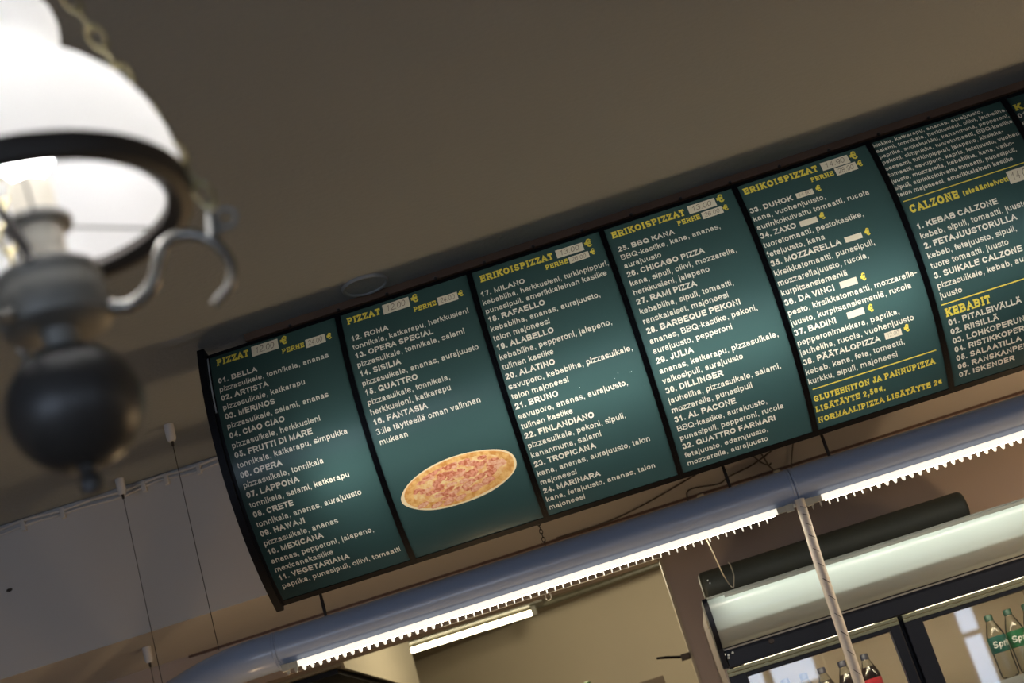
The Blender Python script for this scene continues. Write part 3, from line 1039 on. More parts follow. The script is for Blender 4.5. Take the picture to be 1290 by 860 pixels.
    for i, pr in enumerate(prices):
        st = sh.part('price_sticker', k, [STICK + i], [M_PAPER], root)
        st['label'] = 'cream price sticker' + (' with a handwritten price' if pr[4] else ', blank')
        if pr[4]:
            sh.part('handwritten_price', k, [PEN + i], [M_INK], st)
    if k == 2:
        pz = sh.part('pizza_picture', k, [CRUSTEDGE, CRUST, CHEESE, HAM, MEAT], [M_CRUSTEDGE, M_CRUST, M_CHEESE, M_HAM, M_MEAT], root)
        pz['label'] = 'printed picture of a ham pizza'

# ------------------------------------------------------------------ batten the boards hang from
root = thing('wooden_batten', 'dark brown wooden batten between the menu boards and the ceiling', 'batten', (0.5, 4.06, HC))
obj('plank', box((-0.925, 4.047, 3.176), (2.0, 4.072, HC), 0.0015), M_WOOD, root)
for i in range(14):
    x = -0.78 + 0.156 * i
    bm = lathe([(0, -0.0035), (0.0035, -0.003), (0.0055, 0), (0.0055, 0.004)], base=(x, 4.0435, 3.178), e1=(1, 0, 0), e2=(0, 0, 1), ax=(0, 1, 0), seg=12)
    obj('screw', bm, M_WIRE, root, True)

# ceiling fittings near the boards
root = obj('ceiling_rose', lathe([(0, -0.004), (0.060, -0.004), (0.063, -0.008), (0.068, -0.009), (0.072, -0.005), (0.073, 0.0)], base=(-0.515, 3.969, HC), seg=48), M_CEIL, None, True)
tag(root, 'small round ceiling cover touching the batten above the second menu panel', 'ceiling cover')
root.matrix_world = Matrix.Identity(4)
bm = lathe([(0, -0.006), (0.02, -0.005), (0.045, -0.002), (0.06, 0.0005)], base=(0, 0, 0), seg=30)
o = obj('plaster_patch', bm, M_CEIL, None, True)
o.location = (-1.09, 3.945, HC)
o.scale = (1.3, 0.7, 1)
tag(o, 'shallow plaster bump on the ceiling near top left corner of the menu row', 'plaster bump')

# ------------------------------------------------------------------ bulkhead cable with clips
root = thing('wall_cable', 'thin painted cable clipped along top of the bulkhead at left', 'cable', (-2.5, YB, 3.17))
pts = []
for i in range(60):
    x = -4.6 + i * 0.0545
    pts.append((x, YB - 0.008, 3.186 + 0.004 * math.sin(i * 1.3) + 0.003 * math.sin(i * 0.47)))
obj('upper_strand', tube(pts, 0.006, 8), M_BULK, root, True)
obj('lower_strand', tube([(p[0], p[1] + 0.002, p[2] - 0.017 - 0.004 * math.sin(i * 0.9)) for i, p in enumerate(pts)], 0.005, 8), M_BULK, root, True)
for i, x in enumerate((-3.4, -3.0, -2.62, -2.18, -2.02, -1.69, -1.60, -1.47)):
    bm = box((x - 0.009, YB - 0.017, 3.150), (x + 0.009, YB, 3.192), 0.003)
    obj('cable_clip', bm, M_BULK, root)
bm = bmesh.new()
bmesh.ops.create_icosphere(bm, subdivisions=2, radius=0.010)
for v in bm.verts:
    v.co = Vector((v.co.x * 1.3, v.co.y * 0.5, v.co.z * 0.7))
    v.co += Vector((-2.282, YB - 0.002, 2.948))
o = obj('wall_plug', bm, M_WIRE, None, True)
tag(o, 'small dark plug hole in the bulkhead face at left', 'wall plug')

# ------------------------------------------------------------------ ventilation duct
DY, DZ, DR = 4.64, 2.337, 0.0625
root = thing('ventilation_duct', 'round grey ventilation duct hanging under the menu boards', 'duct', (0.4, DY, DZ - DR))
straight = lambda a, b: tube([(a + (b - a) * i / 12, DY, DZ) for i in range(13)], DR, 48)
obj('pipe_section', straight(0.56, 2.4), M_DUCT, root, True)
obj('pipe_section', straight(-1.195, 0.558), M_DUCT, root, True)
bend = smooth_path([(-1.197, DY, DZ), (-1.30, DY + 0.002, DZ), (-1.40, DY + 0.045, DZ), (-1.54, 4.80, DZ), (-1.75, 5.03, DZ), (-1.98, 5.32, DZ), (-2.20, 5.60, DZ), (-2.42, 5.90, DZ)], 7)
obj('elbow_section', tube(bend, DR, 48), M_DUCT, root, True)
for x in (-1.199, 0.558):
    bm = bmesh.new()
    for dx in (-0.007, 0.007):
        add_torus(bm, (x + dx, DY, DZ), DR, 0.0022, (0, 1, 0), (0, 0, 1), 48, 8)
    obj('joint_seam', bm, M_DUCT, root, True)
bm = lathe([(0, -0.006), (0.004, -0.005), (0.006, 0)], base=(-1.395, 4.625, 2.318), e1=(1, 0, 0), e2=(0, 0, 1), ax=(0.35, 0.93, 0.1), seg=12)
obj('rivet', bm, M_TRIMGREY, root, True)

# LED strips under the duct
LY = 4.588


def teeth_bm(x0, x1, style):
    bm = bmesh.new()
    p = 0.0273
    n = int((x1 - x0) / p)
    for i in range(n):
        x = x0 + p * (i + 0.5)
        st = style(x)
        zt = 2.2628
        if st == 'round':
            out = [(x - .0075, zt), (x - .0062, zt - .009), (x - .0032, zt - .0165), (x + .0003, zt - .0185), (x + .0035, zt - .0160), (x + .0060, zt - .008), (x + .0070, zt)]
        else:
            out = [(x - .0028, zt), (x - .0014, zt - .0185), (x + .0014, zt - .0185), (x + .0034, zt)]
        add_prism(bm, out, 1, LY - 0.0015, LY + 0.0015)
    return bm


def led(label, x0, x1, style, ladder=None):
    root = thing('led_strip_light', label, 'strip light', ((x0 + x1) / 2, LY, 2.28), 'lit strips under the duct')
    bm = box((x0 + 0.05, LY - 0.003, 2.2625), (x1 - 0.05, LY + 0.006, 2.2815), 0.001)
    obj('cover', bm, M_LEDFACE, root)
    bm = box((x0 + 0.06, LY + 0.0062, 2.2625), (x1 - 0.06, LY + 0.0200, 2.2645))
    bmesh.ops.recalc_face_normals(bm, faces=bm.faces)
    for f in bm.faces:
        f.material_index = 1 if f.normal.z < -0.9 else 0
    obj('diffuser', bm, [M_PALECABLE, M_LED], root)
    bm = bmesh.new()
    add_box(bm, (x0, LY + 0.0062, 2.2646), (x1, LY + 0.0210, 2.2720), 0.0005)
    obj('backing_rail', bm, M_PALECABLE, root)
    obj('toothed_edge', teeth_bm(x0 + 0.055, x1 - 0.055, style), M_LEDFACE, root)
    obj('unlit_cover', box((x0 + 0.018, LY - 0.003, 2.2625), (x0 + 0.05, LY + 0.006, 2.2815)), M_PALECABLE, root)
    obj('unlit_cover', box((x1 - 0.05, LY - 0.003, 2.2625), (x1 - 0.018, LY + 0.006, 2.2815)), M_PALECABLE, root)
    obj('unlit_teeth', teeth_bm(x0, x0 + 0.055, style), M_PALECABLE, root)
    for e in (x0, x1 - 0.016):
        bm = box((e - 0.004, LY - 0.004, 2.258), (e + 0.020, LY + 0.0062, 2.283), 0.002)
        obj('end_piece', bm, M_PALECABLE, root)
    if ladder:
        obj('lower_wire', tube([(ladder[0] + (ladder[1] - ladder[0]) * i / 20, LY, 2.2445 - 0.0012 * math.sin(i * 0.6)) for i in range(21)], 0.0016, 6), M_PALECABLE, root)
        bm = tube(smooth_path([(-0.305, LY, 2.243), (-0.306, LY, 2.228), (-0.298, LY, 2.222), (-0.290, LY, 2.228), (-0.290, LY, 2.243)], 5), 0.0013, 6)
        obj('cable_hook', bm, M_PALECABLE, root)
    return root


led('lit toothed strip light along left part of the duct', -1.185, 0.530, lambda x: 'round' if x < -0.66 else 'peg', (-0.66, 0.08))
led('lit toothed strip light along right part of the duct', 0.578, 2.2, lambda x: 'peg' if x < 0.80 else 'round')

# ------------------------------------------------------------------ hangers and wires
def hanger(name, label, x, y, ztop, zend, tip=False):
    root = thing(name, label, 'hanging wire', (x, y, ztop), 'wires holding up the duct')
    bm = lathe([(0, 0), (0.017, 0), (0.0172, -0.006), (0.0165, -0.05), (0.012, -0.062), (0, -0.062)], base=(x, y, ztop), seg=24)
    obj('ceiling_cup', bm, M_HANGER, root, True)
    bm = lathe([(0, -0.0605), (0.0055, -0.0605), (0.0045, -0.078), (0, -0.080)], base=(x, y, ztop), seg=12)
    obj('wire_grip', bm, M_WIRE, root, True)
    obj('wire', tube([(x, y, ztop - 0.078), (x, y, (ztop + zend) / 2), (x, y, zend)], 0.0013, 6), M_WIRE, root)
    if tip:
        obj('turnbuckle', lathe([(0, 0), (0.005, 0), (0.0058, 0.03), (0.005, 0.075), (0, 0.078)], base=(x, y, zend), seg=10), M_WIRE, root, True)
    return root


top = DZ + DR - 0.001
hanger('duct_hanger', 'hanging wire left of the menu boards, reaching the duct elbow', -1.392, 4.640, HC, top)
hanger('duct_hanger', 'hanging wire from ceiling right against the bulkhead edge at left', -1.745, 5.060, HC, top)
hanger('duct_hanger', 'hanging wire fixed to underside of the bulkhead at lower left', -1.905, 5.430, ZB, top - 0.02)
hanger('duct_hanger', 'duct wire emerging below the first menu panel', -1.020, DY, HC, top, True)
hanger('duct_hanger', 'duct wire emerging below the fourth menu panel', 0.369, DY, HC, top, True)
hanger('duct_hanger', 'duct wire emerging below left part of the fifth menu panel', 0.705, DY, HC, top, True)
# chain hanger
root = thing('chain_hanger', 'thin chain holding the duct below seam of second and third menu panels', 'chain', (-0.262, DY, HC))
obj('ceiling_hook', lathe([(0, 0), (0.017, 0), (0.0165, -0.04), (0, -0.045)], base=(-0.262, DY, HC), seg=20), M_HANGER, root, True)
bm = bmesh.new()
z = HC - 0.04
i = 0
while z > top + 0.01:
    e = (1, 0, 0) if i % 2 == 0 else (0, 1, 0)
    add_torus(bm, (-0.262, DY, z - 0.010), 0.0052, 0.0013, e, (0, 0, 1), 12, 5)
    for v in bm.verts[-60:]:
        v.co.z = (z - 0.010) + (v.co.z - (z - 0.010)) * 1.6
    z -= 0.0140
    i += 1
obj('links', bm, M_WIRE, root, True)

# loose cables on the bulkhead underside
CAB = {'loose dark cable rising behind the third menu panel': [(-0.279, 5.86, 2.628), (-0.058, 5.85, 2.627), (0.117, 5.70, 2.625), (0.334, 5.42, 2.625), (0.40, 5.30, 2.629)],
       'loose dark cable bending down under the fourth menu panel': [(0.29, 5.89, 2.58), (0.29, 5.70, 2.622), (0.417, 5.74, 2.618), (0.459, 5.68, 2.622), (0.561, 5.567, 2.62), (0.642, 5.377, 2.622), (0.70, 5.25, 2.629)],
       'looped dark cable meeting the clip under the fourth menu panel': [(0.50, 5.27, 2.628), (0.538, 5.354, 2.62), (0.587, 5.56, 2.617), (0.625, 5.69, 2.620), (0.640, 5.71, 2.628)],
       'straight dark cable running to the clip under the fourth menu panel': [(0.54, 5.25, 2.628), (0.58, 5.386, 2.618), (0.625, 5.678, 2.614), (0.664, 5.88, 2.624)],
       'short dark cable under left edge of the fifth menu panel': [(0.70, 5.2, 2.628), (0.703, 5.258, 2.62), (0.728, 5.803, 2.62), (0.735, 5.89, 2.60)]}
for lb, p in CAB.items():
    o = obj('loose_cable', tube(smooth_path(p, 6), 0.0032, 6), M_CABLE, None, True)
    tag(o, lb, 'cable', 'loose cables under the bulkhead')
for x, lb in ((0.668, 'pale cable clip at end of the straight dark cable'), (0.340, 'pale cable clip beside the bent dark cable')):
    o = obj('cable_clip', box((x - 0.014, 5.86, 2.600), (x + 0.014, YW, 2.622), 0.004), M_PALECABLE, None)
    tag(o, lb, 'cable clip')

# spiral-wrapped cable hanging from the duct joint
SX, SY = 0.553, 4.600
root = thing('wrapped_cable', 'white spiral-wrapped cable bundle hanging down from the duct joint in front of the fridge', 'cable', (SX - 0.02, SY, 1.0))
cp = smooth_path([(0.560, 4.592, 2.288), (0.556, 4.590, 2.22), (0.550, 4.595, 2.08), (0.546, 4.60, 1.9), (0.541, 4.60, 1.7), (0.536, 4.60, 1.5), (0.53, 4.60, 1.0)], 20)
obj('wrap', tube(cp, 0.0165, 24), M_SPIRAL, root, True)
bm = bmesh.new()
fr = frames(cp)
for j in range(22):
    pts = []
    i0 = 10 + j * 6
    if i0 + 3 >= len(fr):
        break
    for q in range(9):
        a = -PI * 0.62 + PI * 0.34 * q / 8
        t = q / 8 * 2.0
        i = int(i0 + t)
        f = i0 + t - i
        c = fr[i][0].lerp(fr[i + 1][0], f)
        d = Vector((math.cos(a), math.sin(a), 0))
        pts.append(c + d * 0.0163)
    add_tube(bm, pts, 0.0011 if j % 3 else 0.0014, 5)
obj('spiral_gap', bm, M_DARKLINE, root)

# pale thin cable from the strip light over the roll
o = obj('thin_cable', tube(smooth_path([(0.238, 4.592, 2.262), (0.244, 4.62, 2.235), (0.256, 4.72, 2.185), (0.270, 4.90, 2.172), (0.286, 5.03, 2.150), (0.296, 5.045, 2.1345), (0.304, 5.06, 2.150), (0.317, 5.12, 2.185), (0.320, 5.16, 2.225), (0.318, 5.20, 2.241)], 8), 0.0022, 6), M_PALECABLE, None, True)
tag(o, 'thin pale cable hanging from the strip light and looping over the black roll', 'cable')

# ------------------------------------------------------------------ fridge
FX0, FX1, FY, FT = 0.178, 1.415, 5.08, 2.128
FC = (FX0 + FX1) / 2
root = thing('drinks_fridge', 'tall two-door glass drinks fridge with a white curved canopy', 'fridge', (FC, FY + 0.36, 0))
bm = bmesh.new()
add_box(bm, (FX0, FY + 0.03, 0.08), (FX0 + 0.035, 5.84, FT - 0.02))
add_box(bm, (FX1 - 0.035, FY + 0.03, 0.08), (FX1, 5.84, FT - 0.02))
add_box(bm, (FX0 + 0.035, FY + 0.03, 1.90), (FX1 - 0.035, 5.84, FT - 0.02))
add_box(bm, (FX0, FY + 0.03, 0.0), (FX1, 5.84, 0.25))
add_box(bm, (0.780, 5.104, 0.25), (0.816, 5.15, 1.899), mi=1)
obj('body', bm, [M_FRIDGE_S, M_FRIDGE_B], root)
bm = bmesh.new()
add_box(bm, (FX0 + 0.036, 5.70, 0.25), (FX1 - 0.036, 5.84, 1.899))
add_box(bm, (FX0 + 0.035, FY + 0.05, 0.25), (FX0 + 0.045, 5.70, 1.899))
add_box(bm, (FX1 - 0.045, FY + 0.05, 0.25), (FX1 - 0.035, 5.70, 1.899))
add_box(bm, (FX0 + 0.046, FY + 0.05, 1.885), (FX1 - 0.046, 5.70, 1.899))
obj('lining', bm, M_INNER, root)
# canopy with convex face
prof = [(4.972, 2.112), (4.962, 2.104), (4.957, 2.090), (4.955, 2.070)]
y, z = 4.955, 2.050
for i in range(22):
    ph = math.radians(66) * min(1.0, i / 17)
    prof.append((y, z))
    st = 0.0066
    y += st * math.sin(ph)
    z -= st * math.cos(ph)
ZCAN = z
bm = bmesh.new()
cols = [[bm.verts.new((FX0 + 0.016 + (FX1 - FX0 - 0.032) * j / 8, yy, zz)) for j in range(9)] for yy, zz in prof]
for i in range(len(prof) - 1):
    for j in range(8):
        bm.faces.new((cols[i][j], cols[i][j + 1], cols[i + 1][j + 1], cols[i + 1][j]))
obj('canopy', bm, M_CANOPY, root, True)
bm = bmesh.new()
add_box(bm, (FX0 + 0.016, 5.120, z), (FX1 - 0.016, 5.13, 2.112))
add_box(bm, (FX0 + 0.016, y, z - 0.006), (FX1 - 0.016, 5.13, z - 0.001))
add_box(bm, (FX0 + 0.016, 4.978, 2.022), (FX1 - 0.016, 5.119, 2.027))
obj('canopy_box', bm, M_BOXWHITE, root)
obj('canopy_tube', tube([(FX0 + 0.05, 5.015, 2.088), (FC, 5.015, 2.088), (FX1 - 0.05, 5.015, 2.088)], 0.009, 12), mat('canopy_tube_glow', (0.9, 0.9, 0.9), 0.5, emit=(0.93, 1.0, 0.86), estr=7.0), root, True)
for e in (0, 1):
    a = FX0 - 0.002 if e == 0 else FX1 - 0.016
    bm = bmesh.new()
    add_prism(bm, [(y - 0.005, z) for y, z in prof] + [(5.05, 1.885), (5.12, 1.885), (5.135, 1.966), (5.135, 2.118), (4.962, 2.118)], 0, a, a + 0.018)
    obj('canopy_end', bm, M_FRIDGE_B, root)
bm = bmesh.new()
add_box(bm, (FX0 + 0.016, 4.950, 2.1125), (FX1 - 0.016, 5.13, 2.119), 0.002)
add_box(bm, (FX0 + 0.075, 4.946, 2.101), (FX1 - 0.09, 4.9545, 2.1125), 0.002)
obj('canopy_rail', bm, mat('rail_grey', (0.26, 0.28, 0.25), 0.35, metal=0.3), root)
obj('lower_trim', box((FX0 + 0.045, 5.018, 1.9565), (FX1 - 0.02, 5.05, 1.9655), 0.002), mat('trim_light', (0.62, 0.66, 0.70), 0.4), root)
bm = bmesh.new()
add_box(bm, (FX0 + 0.02, 5.046, 1.880), (FX1 - 0.02, 5.10, 1.958), 0.003)
obj('header', bm, M_FRIDGE_B, root)
bm = lathe([(0, -0.004), (0.008, -0.004), (0.010, 0)], base=(0.36, 5.046, 1.925), e1=(1, 0, 0), e2=(0, 0, 1), ax=(0, 1, 0), seg=16)
obj('lock', bm, M_WIRE, root, True)
bm = bmesh.new()
for q in ((0.196, 1.928), (0.206, 1.922), (0.222, 1.926), (0.204, 1.914)):
    bmesh.ops.create_icosphere(bm, subdivisions=1, radius=0.005, matrix=Matrix.Translation((q[0], 5.040, q[1])))
obj('hinge', bm, M_TRIMGREY, root, True)
o = obj('tape_tab', box((FX0 - 0.007, 5.09, 2.035), (FX0 - 0.002, 5.14, 2.062), 0.001), M_PALECABLE, root)
for i, (a, b) in enumerate(((FX0 + 0.006, 0.790), (0.806, FX1 - 0.006))):
    d = obj('door', box((a, 5.056, 0.27), (a + 0.062, 5.10, 1.862), 0.004), M_FRIDGE_B, root)
    bm = bmesh.new()
    add_box(bm, (b - 0.036, 5.056, 0.27), (b, 5.10, 1.862), 0.004)
    add_box(bm, (a + 0.062, 5.056, 1.838), (b - 0.036, 5.10, 1.862), 0.003)
    add_box(bm, (a + 0.062, 5.056, 0.27), (b - 0.036, 5.10, 0.33), 0.003)
    obj('door_frame', bm, M_FRIDGE_B, d)
    bm = bmesh.new()
    add_box(bm, (a, 5.050, 1.8632), (b, 5.10, 1.8775), 0.003)
    add_box(bm, (a, 5.052, 1.852), (b, 5.0555, 1.8625), 0.001)
    obj('door_trim', bm, M_OLIVE, d)
    obj('door_pane', box((a + 0.056, 5.074, 0.32), (b - 0.030, 5.080, 1.842)), M_PANE, d)
for z in (1.575, 1.20, 0.82):
    bm = bmesh.new()
    for i in range(64):
        x = FX0 + 0.06 + i * (FX1 - FX0 - 0.12) / 63
        add_tube(bm, [(x, 5.20, z), (x, 5.66, z)], 0.002, 5)
    add_tube(bm, [(FX0 + 0.045, 5.20, z), (FX1 - 0.045, 5.20, z)], 0.004, 8)
    add_tube(bm, [(FX0 + 0.045, 5.66, z), (FX1 - 0.045, 5.66, z)], 0.004, 8)
    add_box(bm, (FX0 + 0.046, 5.192, z - 0.034), (FX1 - 0.046, 5.195, z + 0.004))
    obj('shelf', bm, M_GLASSCLEAR, root)
for a, b in ((0.25, 0.72), (0.87, 1.35)):
    obj('interior_light', box((a, 5.115, 1.866), (b, 5.135, 1.884), 0.003), mat('fridge_tube', (0.9, 0.9, 0.85), 0.5, emit=(1.0, 0.88, 0.66), estr=30.0), root)

# bottles
SHELF = 1.580


def bottle(kind, x, y, label, group):
    root = thing(kind, label, 'bottle', (x, y, SHELF), group)
    prof = [(0, 0.002), (0.024, 0), (0.031, 0.006), (0.0325, 0.02), (0.0315, 0.06), (0.0325, 0.085), (0.0325, 0.145), (0.030, 0.158), (0.022, 0.180), (0.0145, 0.198), (0.0125, 0.206), (0.0125, 0.212)]
    cola = kind == 'cola_bottle'
    obj('bottle_body', lathe(prof, base=(x, y, SHELF), seg=28), M_BOTTLE if not cola else M_BOTTLE, root, True)
    if cola:
        p2 = [(0, 0.004), (0.023, 0.003), (0.030, 0.008), (0.0312, 0.02), (0.0302, 0.06), (0.0312, 0.085), (0.0312, 0.145), (0.0290, 0.157), (0.0225, 0.176), (0, 0.176)]
        obj('cola', lathe(p2, base=(x, y, SHELF), seg=24), M_COLA, root, True)
        obj('label_band', lathe([(0.0329, 0.088), (0.0331, 0.089), (0.0331, 0.134), (0.0329, 0.135)], base=(x, y, SHELF), seg=28), M_RED, root, True)
        obj('cap', lathe([(0, 0.224), (0.0135, 0.223), (0.0152, 0.220), (0.0152, 0.203), (0.0135, 0.202)], base=(x, y, SHELF), seg=20), M_COLACAP, root, True)
    else:
        obj('label_band', lathe([(0.0329, 0.090), (0.0331, 0.091), (0.0331, 0.146), (0.0329, 0.147)], base=(x, y, SHELF), seg=28), M_GREENLABEL if 'first' not in label else M_BLUELABEL, root, True)
        obj('cap', lathe([(0, 0.224), (0.0135, 0.223), (0.0152, 0.220), (0.0152, 0.203), (0.0135, 0.202)], base=(x, y, SHELF), seg=20), M_GREENCAP, root, True)
        # lettering wrapped on the label
        bm = bmesh.new()
        em = 0.032
        word = 'Sprite'
        wd = text_width(word, bold=True) * em / 1000
        px = 0.0
        R = 0.0334
        a0 = -PI / 2 - 0.90
        for ch in word:
            qs, adv = glyph(ch, 120, False, True)
            for q in qs:
                vs = []
                for p in q:
                    a = a0 + (p.x + 0.15 * p.y + px) * em / 1000 / R
                    vs.append(bm.verts.new((x + R * math.cos(a), y + R * math.sin(a), SHELF + 0.107 + p.y * em / 1000)))
                bm.faces.new(vs)
            px += adv
        obj('label_lettering', bm, M_PRINTWHITE, root, recalc=False)
    return root


for i, (x, y) in enumerate(((1.129, 5.30), (1.199, 5.305), (1.266, 5.30), (1.333, 5.30))):
    bottle('lemonade_bottle', x, y, ('first clear soda bottle on the right fridge shelf, teal label and green cap', 'second clear soda bottle from left on right fridge shelf, green label',
                                     'third soda bottle from left on right fridge shelf, at edge of photo', 'fourth soda bottle behind right door, beyond the frame')[i], 'soda bottles behind the right fridge door')
for i, (x, y) in enumerate(((0.671, 5.30), (0.588, 5.30), (0.515, 5.33), (0.448, 5.33), (0.380, 5.33), (0.312, 5.33))):
    bottle('cola_bottle', x, y, ('cola bottle with red label nearest the middle door stile', 'second dark cola bottle from the middle door stile', 'third dark cola bottle from the middle door stile',
                                 'fourth dark cola bottle from the middle door stile', 'fifth dark cola bottle from the middle door stile', 'dark cola bottle nearest left side of the fridge')[i], 'cola bottles behind the left fridge door')

# black roll on the fridge
RY, RZ, RR = 5.25, FT + 0.057, 0.057
root = thing('fabric_roll', 'long matt black roll lying on top of the fridge', 'roll', (0.69, RY, FT))
pr = []
for i in range(7):
    a = i / 6 * PI / 2
    pr.append((0.045 * 0 + (RR - 0.018) + 0.018 * math.sin(a), 0.018 - 0.018 * math.cos(a)))
full = [(0, 0.0)] + pr + [(RR, 0.25), (RR, 0.5), (RR, 0.75)] + [(r, 0.99 - h) for r, h in pr[::-1]] + [(0, 0.99)]
obj('outer_layer', lathe(full, base=(0.200, RY, RZ), e1=(0, 1, 0), e2=(0, 0, 1), ax=(1, 0, 0), seg=40), M_ROLL, root, True)
bm = bmesh.new()
for q in ((0.228, 2.202), (0.232, 2.190)):
    bmesh.ops.create_icosphere(bm, subdivisions=1, radius=0.0035, matrix=Matrix.Translation((q[0], RY - math.sqrt(max(RR ** 2 - (q[1] - RZ) ** 2, 0)) - 0.001, q[1])))
obj('white_mark', bm, M_GLASSCLEAR, root, True)

# ------------------------------------------------------------------ kitchen contents
root = thing('tube_light', 'lit fluorescent tube light on the kitchen ceiling', 'ceiling light', (-0.97, 8.1, KC))
obj('fixture_body', box((-1.40, 8.02, KC - 0.055), (-0.56, 8.18, KC), 0.006), M_FIX, root)
obj('tube', tube([(-1.37, 8.10, KC - 0.088), (-1.0, 8.10, KC - 0.088), (-0.645, 8.10, KC - 0.088)], 0.0145, 20), M_TUBE, root, True)
for x in (-1.385, -0.625):
    obj('lamp_holder', box((x - 0.016, 8.07, KC - 0.112), (x + 0.016, 8.13, KC - 0.055), 0.004), M_FIX, root)
root = thing('exhaust_hood', 'pale steel extractor hood side at left of the kitchen opening', 'hood', (-1.6, 6.9, 2.4))
obj('side_panel', box((-1.315, 6.03, 2.405), (-1.300, 7.76, KC), 0.002), M_STEEL, root)
obj('hood_shell', box((-2.2, 6.03, 2.42), (-1.316, 7.76, KC), 0.004), M_STEEL, root)
bm = bmesh.new()
add_box(bm, (-2.2, 6.06, 2.395), (-1.34, 7.7, 2.419), 0.003)
obj('grease_filter', bm, M_FRIDGE_B, root)
root = thing('kitchen_cabinet', 'dark cabinet with glass doors under the hood at bottom left', 'cabinet', (-1.55, 6.3, 1.0))
obj('carcass', box((-1.74, 6.14, 1.0), (-1.18, 6.5, 2.31), 0.004), M_DARKGLASS, root)
for a, b in ((-1.73, -1.47), (-1.45, -1.19)):
    d = obj('door', box((a, 6.12, 1.02), (b, 6.139, 2.30), 0.003), M_DARKGLASS, root)
    obj('door_edge', box((a + 0.03, 6.112, 2.27), (b - 0.03, 6.119, 2.285), 0.001), M_SPIRAL, d)
o = obj('ceiling_pipe', tube([(-0.63, 8.35, KC - 0.03), (-0.3, 8.30, KC - 0.032), (0.3, 8.16, KC - 0.03), (0.8, 8.05, KC - 0.03)], 0.016, 14), M_FIX, None, True)
tag(o, 'thin pipe along the kitchen ceiling right of the tube light', 'pipe')
root = thing('wall_hook', 'small dark rod sticking out beside the right edge of the kitchen opening', 'hook', (0.09, 5.95, 2.02))
obj('rod', tube([(-0.036, 5.86, 2.046), (0.0, 5.87, 2.040), (0.062, 5.89, 2.024)], [0.0045, 0.0055, 0.005], 8), M_BLACK, root, True)
obj('bracket', box((0.058, 5.872, 2.010), (0.0945, 5.925, 2.034), 0.003), M_CABLE, root)
root = thing('shelf_box', 'brown box top edge at bottom of the kitchen opening', 'box', (-0.08, 6.45, 1.0))
obj('box_body', box((-0.145, 6.40, 1.0), (-0.035, 6.55, 2.012), 0.002), M_KCEIL, root)
root = thing('green_bottle_top', 'green top at bottom edge of the kitchen opening', 'bottle', (-0.365, 6.42, 1.0))
obj('stem', lathe([(0, 1.085), (0.018, 1.08), (0.020, 1.05), (0.02, 1.0), (0.045, 0.90), (0.045, 0.0), (0, 0)], base=(-0.365, 6.42, 1.0), seg=20), mat('green_plastic', (0.05, 0.16, 0.02), 0.4), root, True)

# ------------------------------------------------------------------ hanging lamp in the foreground
v = Vector((-0.3064, 0.8352, 0.4566)).normalized()
LC = CAM_POS + v * 1.6
img_up = (CR * -0.204 + CU * 0.979)
p_ = (img_up - v * img_up.dot(v)).normalized()
TA = math.radians(27)
AX = (v * math.sin(TA) + p_ * math.cos(TA)).normalized()
img_r = (CR * 0.979 + CU * 0.204)
E1 = (img_r - AX * img_r.dot(AX)).normalized()
E2 = AX.cross(E1)


def L(r, h, az=0.0):
    return LC + AX * h + (E1 * math.cos(math.radians(az)) + E2 * math.sin(math.radians(az))) * r


def lam(prof, **kw):
    return lathe(prof, base=LC, e1=E1, e2=E2, ax=AX, seg=kw.get('seg', 64), closed=kw.get('closed', False))


root = thing('hanging_lamp', 'old-fashioned hanging lamp with white glass shade, out of focus in the foreground', 'lamp', L(0, -0.36))
sh = [(0.158, -0.004), (0.1615, 0.012), (0.1600, 0.035), (0.1545, 0.062), (0.1440, 0.090), (0.1290, 0.117), (0.1080, 0.140), (0.0860, 0.158), (0.0660, 0.172), (0.0560, 0.181),
      (0.0570, 0.192), (0.0630, 0.208), (0.0645, 0.224), (0.0610, 0.242), (0.0520, 0.258), (0.0400, 0.268), (0.0250, 0.272)]
ins = [(r - 0.004, h - 0.001) for r, h in sh[::-1]]
obj('lamp_shade', lam(sh + ins), M_OPAL, root, True)
obj('shade_ring', lam([(0.136, -0.013), (0.136, -0.004), (0.157, -0.003), (0.1655, 0.004), (0.1665, -0.004), (0.163, -0.020), (0.150, -0.022)], closed=True), M_RINGBROWN, root, True)
obj('socket', lam([(0, 0.036), (0.022, 0.036), (0.0235, 0.030), (0.0235, -0.010), (0.0245, -0.012), (0.0245, -0.050), (0.030, -0.056), (0.030, -0.066), (0, -0.066)], seg=36), M_CREAM, root, True)
obj('collar', lam([(0.0237, -0.006), (0.035, -0.009), (0.0365, -0.014), (0.034, -0.019), (0.0237, -0.019)], closed=True, seg=36), M_PEWTER, root, True)
obj('bulb', lam([(0.014, 0.036), (0.016, 0.046), (0.032, 0.066), (0.045, 0.092), (0.045, 0.112), (0.032, 0.138), (0, 0.150)], seg=32), mat('bulb_glow', (0.9, 0.9, 0.9), 0.5, emit=(0.98, 0.98, 1.0), estr=30.0), root, True)
obj('oil_font', lam([(0, -0.066), (0.040, -0.067), (0.0525, -0.072), (0.0545, -0.080), (0.0530, -0.086), (0.0535, -0.092), (0.0570, -0.100), (0.0575, -0.122), (0.0555, -0.132), (0.0480, -0.1365), (0.0200, -0.138), (0.0180, -0.156), (0, -0.156)], seg=48), M_PEWTER, root, True)
obj('ball', lam([(0, -0.154)] + [(0.0685 * math.sin(PI * i / 24), -0.2215 + 0.0675 * math.cos(PI * i / 24)) for i in range(2, 23)] + [(0, -0.288)], seg=56), M_DARKMETAL, root, True)
obj('finial', lam([(0.012, -0.284), (0.0120, -0.288), (0.0085, -0.293), (0.0115, -0.298), (0.0125, -0.306), (0.0100, -0.313), (0, -0.317)], seg=24), M_DARKMETAL, root, True)
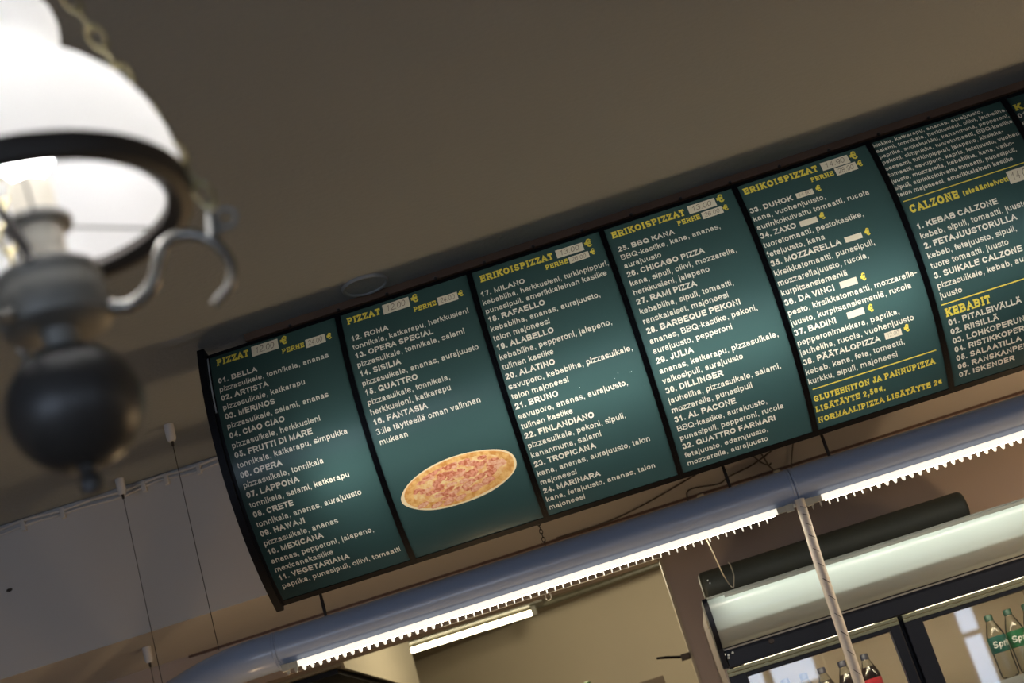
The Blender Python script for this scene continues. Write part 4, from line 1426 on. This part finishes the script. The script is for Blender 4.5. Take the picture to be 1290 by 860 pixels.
for az in (0, 120, 240):
    P = [(.046, -.120), (.062, -.128), (.081, -.1305), (.104, -.115), (.1165, -.088), (.127, -.075), (.148, -.072), (.172, -.086), (.186, -.114), (.1815, -.140), (.160, -.157)]
    pts = smooth_path([L(r, h, az) for r, h in P], 6)
    n = len(pts)
    rad = [0.0072 if i < n * 0.45 else 0.0072 - 0.0032 * (i / n - 0.45) / 0.55 for i in range(n)]
    a = obj('scroll_arm', tube(pts, rad, 12), M_SILVER if az == 0 else M_PEWTER, root, True)
    e = Vector(L(1, 0, az) - LC)
    bm = add_torus(bmesh.new(), L(.1945, -.068, az), 0.0105, 0.0034, e, AX, 20, 8)
    add_tube(bm, [L(.177, -.087, az), L(.179, -.073, az), L(.179, -.056, az)], [0.009, 0.0075, 0.004], 12)
    obj('eyelet', bm, M_PEWTER, a, True)
    # chain up to the hook
    bm = bmesh.new()
    a0, a1 = L(.182, -.047, az), L(0.012, .470, az)
    d = (a1 - a0).normalized()
    side = d.cross(AX).normalized()
    oth = d.cross(side).normalized()
    ln = 0.0
    i = 0
    tot = (a1 - a0).length
    while ln < tot:
        c = a0 + d * (ln + 0.014)
        e = side if i % 2 else oth
        nb = len(bm.verts)
        add_torus(bm, c, 0.0085, 0.0023, e, d, 16, 6)
        bm.verts.ensure_lookup_table()
        for vtx in bm.verts[nb:]:
            k = (vtx.co - c).dot(d)
            vtx.co += d * k * 1.0
        ln += 0.0290
        i += 1
    obj('chain', bm, M_BRASS, root, True)
for az in (44, 164, 284):
    obj('spoke', tube([L(.034, -.013, az), L(.145, -.008, az)], 0.0016, 6), M_PEWTER, root)
for az in (0, 240):
    rod = obj('harp_rod', tube(smooth_path([L(.045, -.074, az + 270), L(.052, -.02, az + 252), L(.065, .045, az + 230), L(.060, .12, az + 222), L(.054, .178, az + 218)], 6), 0.0058, 10), M_RINGBROWN, root, True)
    bm = bmesh.new()
    bmesh.ops.create_icosphere(bm, subdivisions=3, radius=0.0095, matrix=Matrix.Translation(L(.046, -.076, az + 270)))
    obj('rod_foot', bm, M_RINGBROWN, rod, True)
hook = [L(0, .470), L(0, .49)]
obj('hanging_hook', lam([(0, 0.46), (0.014, 0.463), (0.018, 0.47), (0.012, 0.485), (0.006, 0.50), (0, 0.52)], seg=20), M_PEWTER, root, True)
topz = L(0, .50)
obj('hanging_rod', tube([topz, Vector((topz.x, topz.y, HC))], 0.004, 8), M_PEWTER, root)
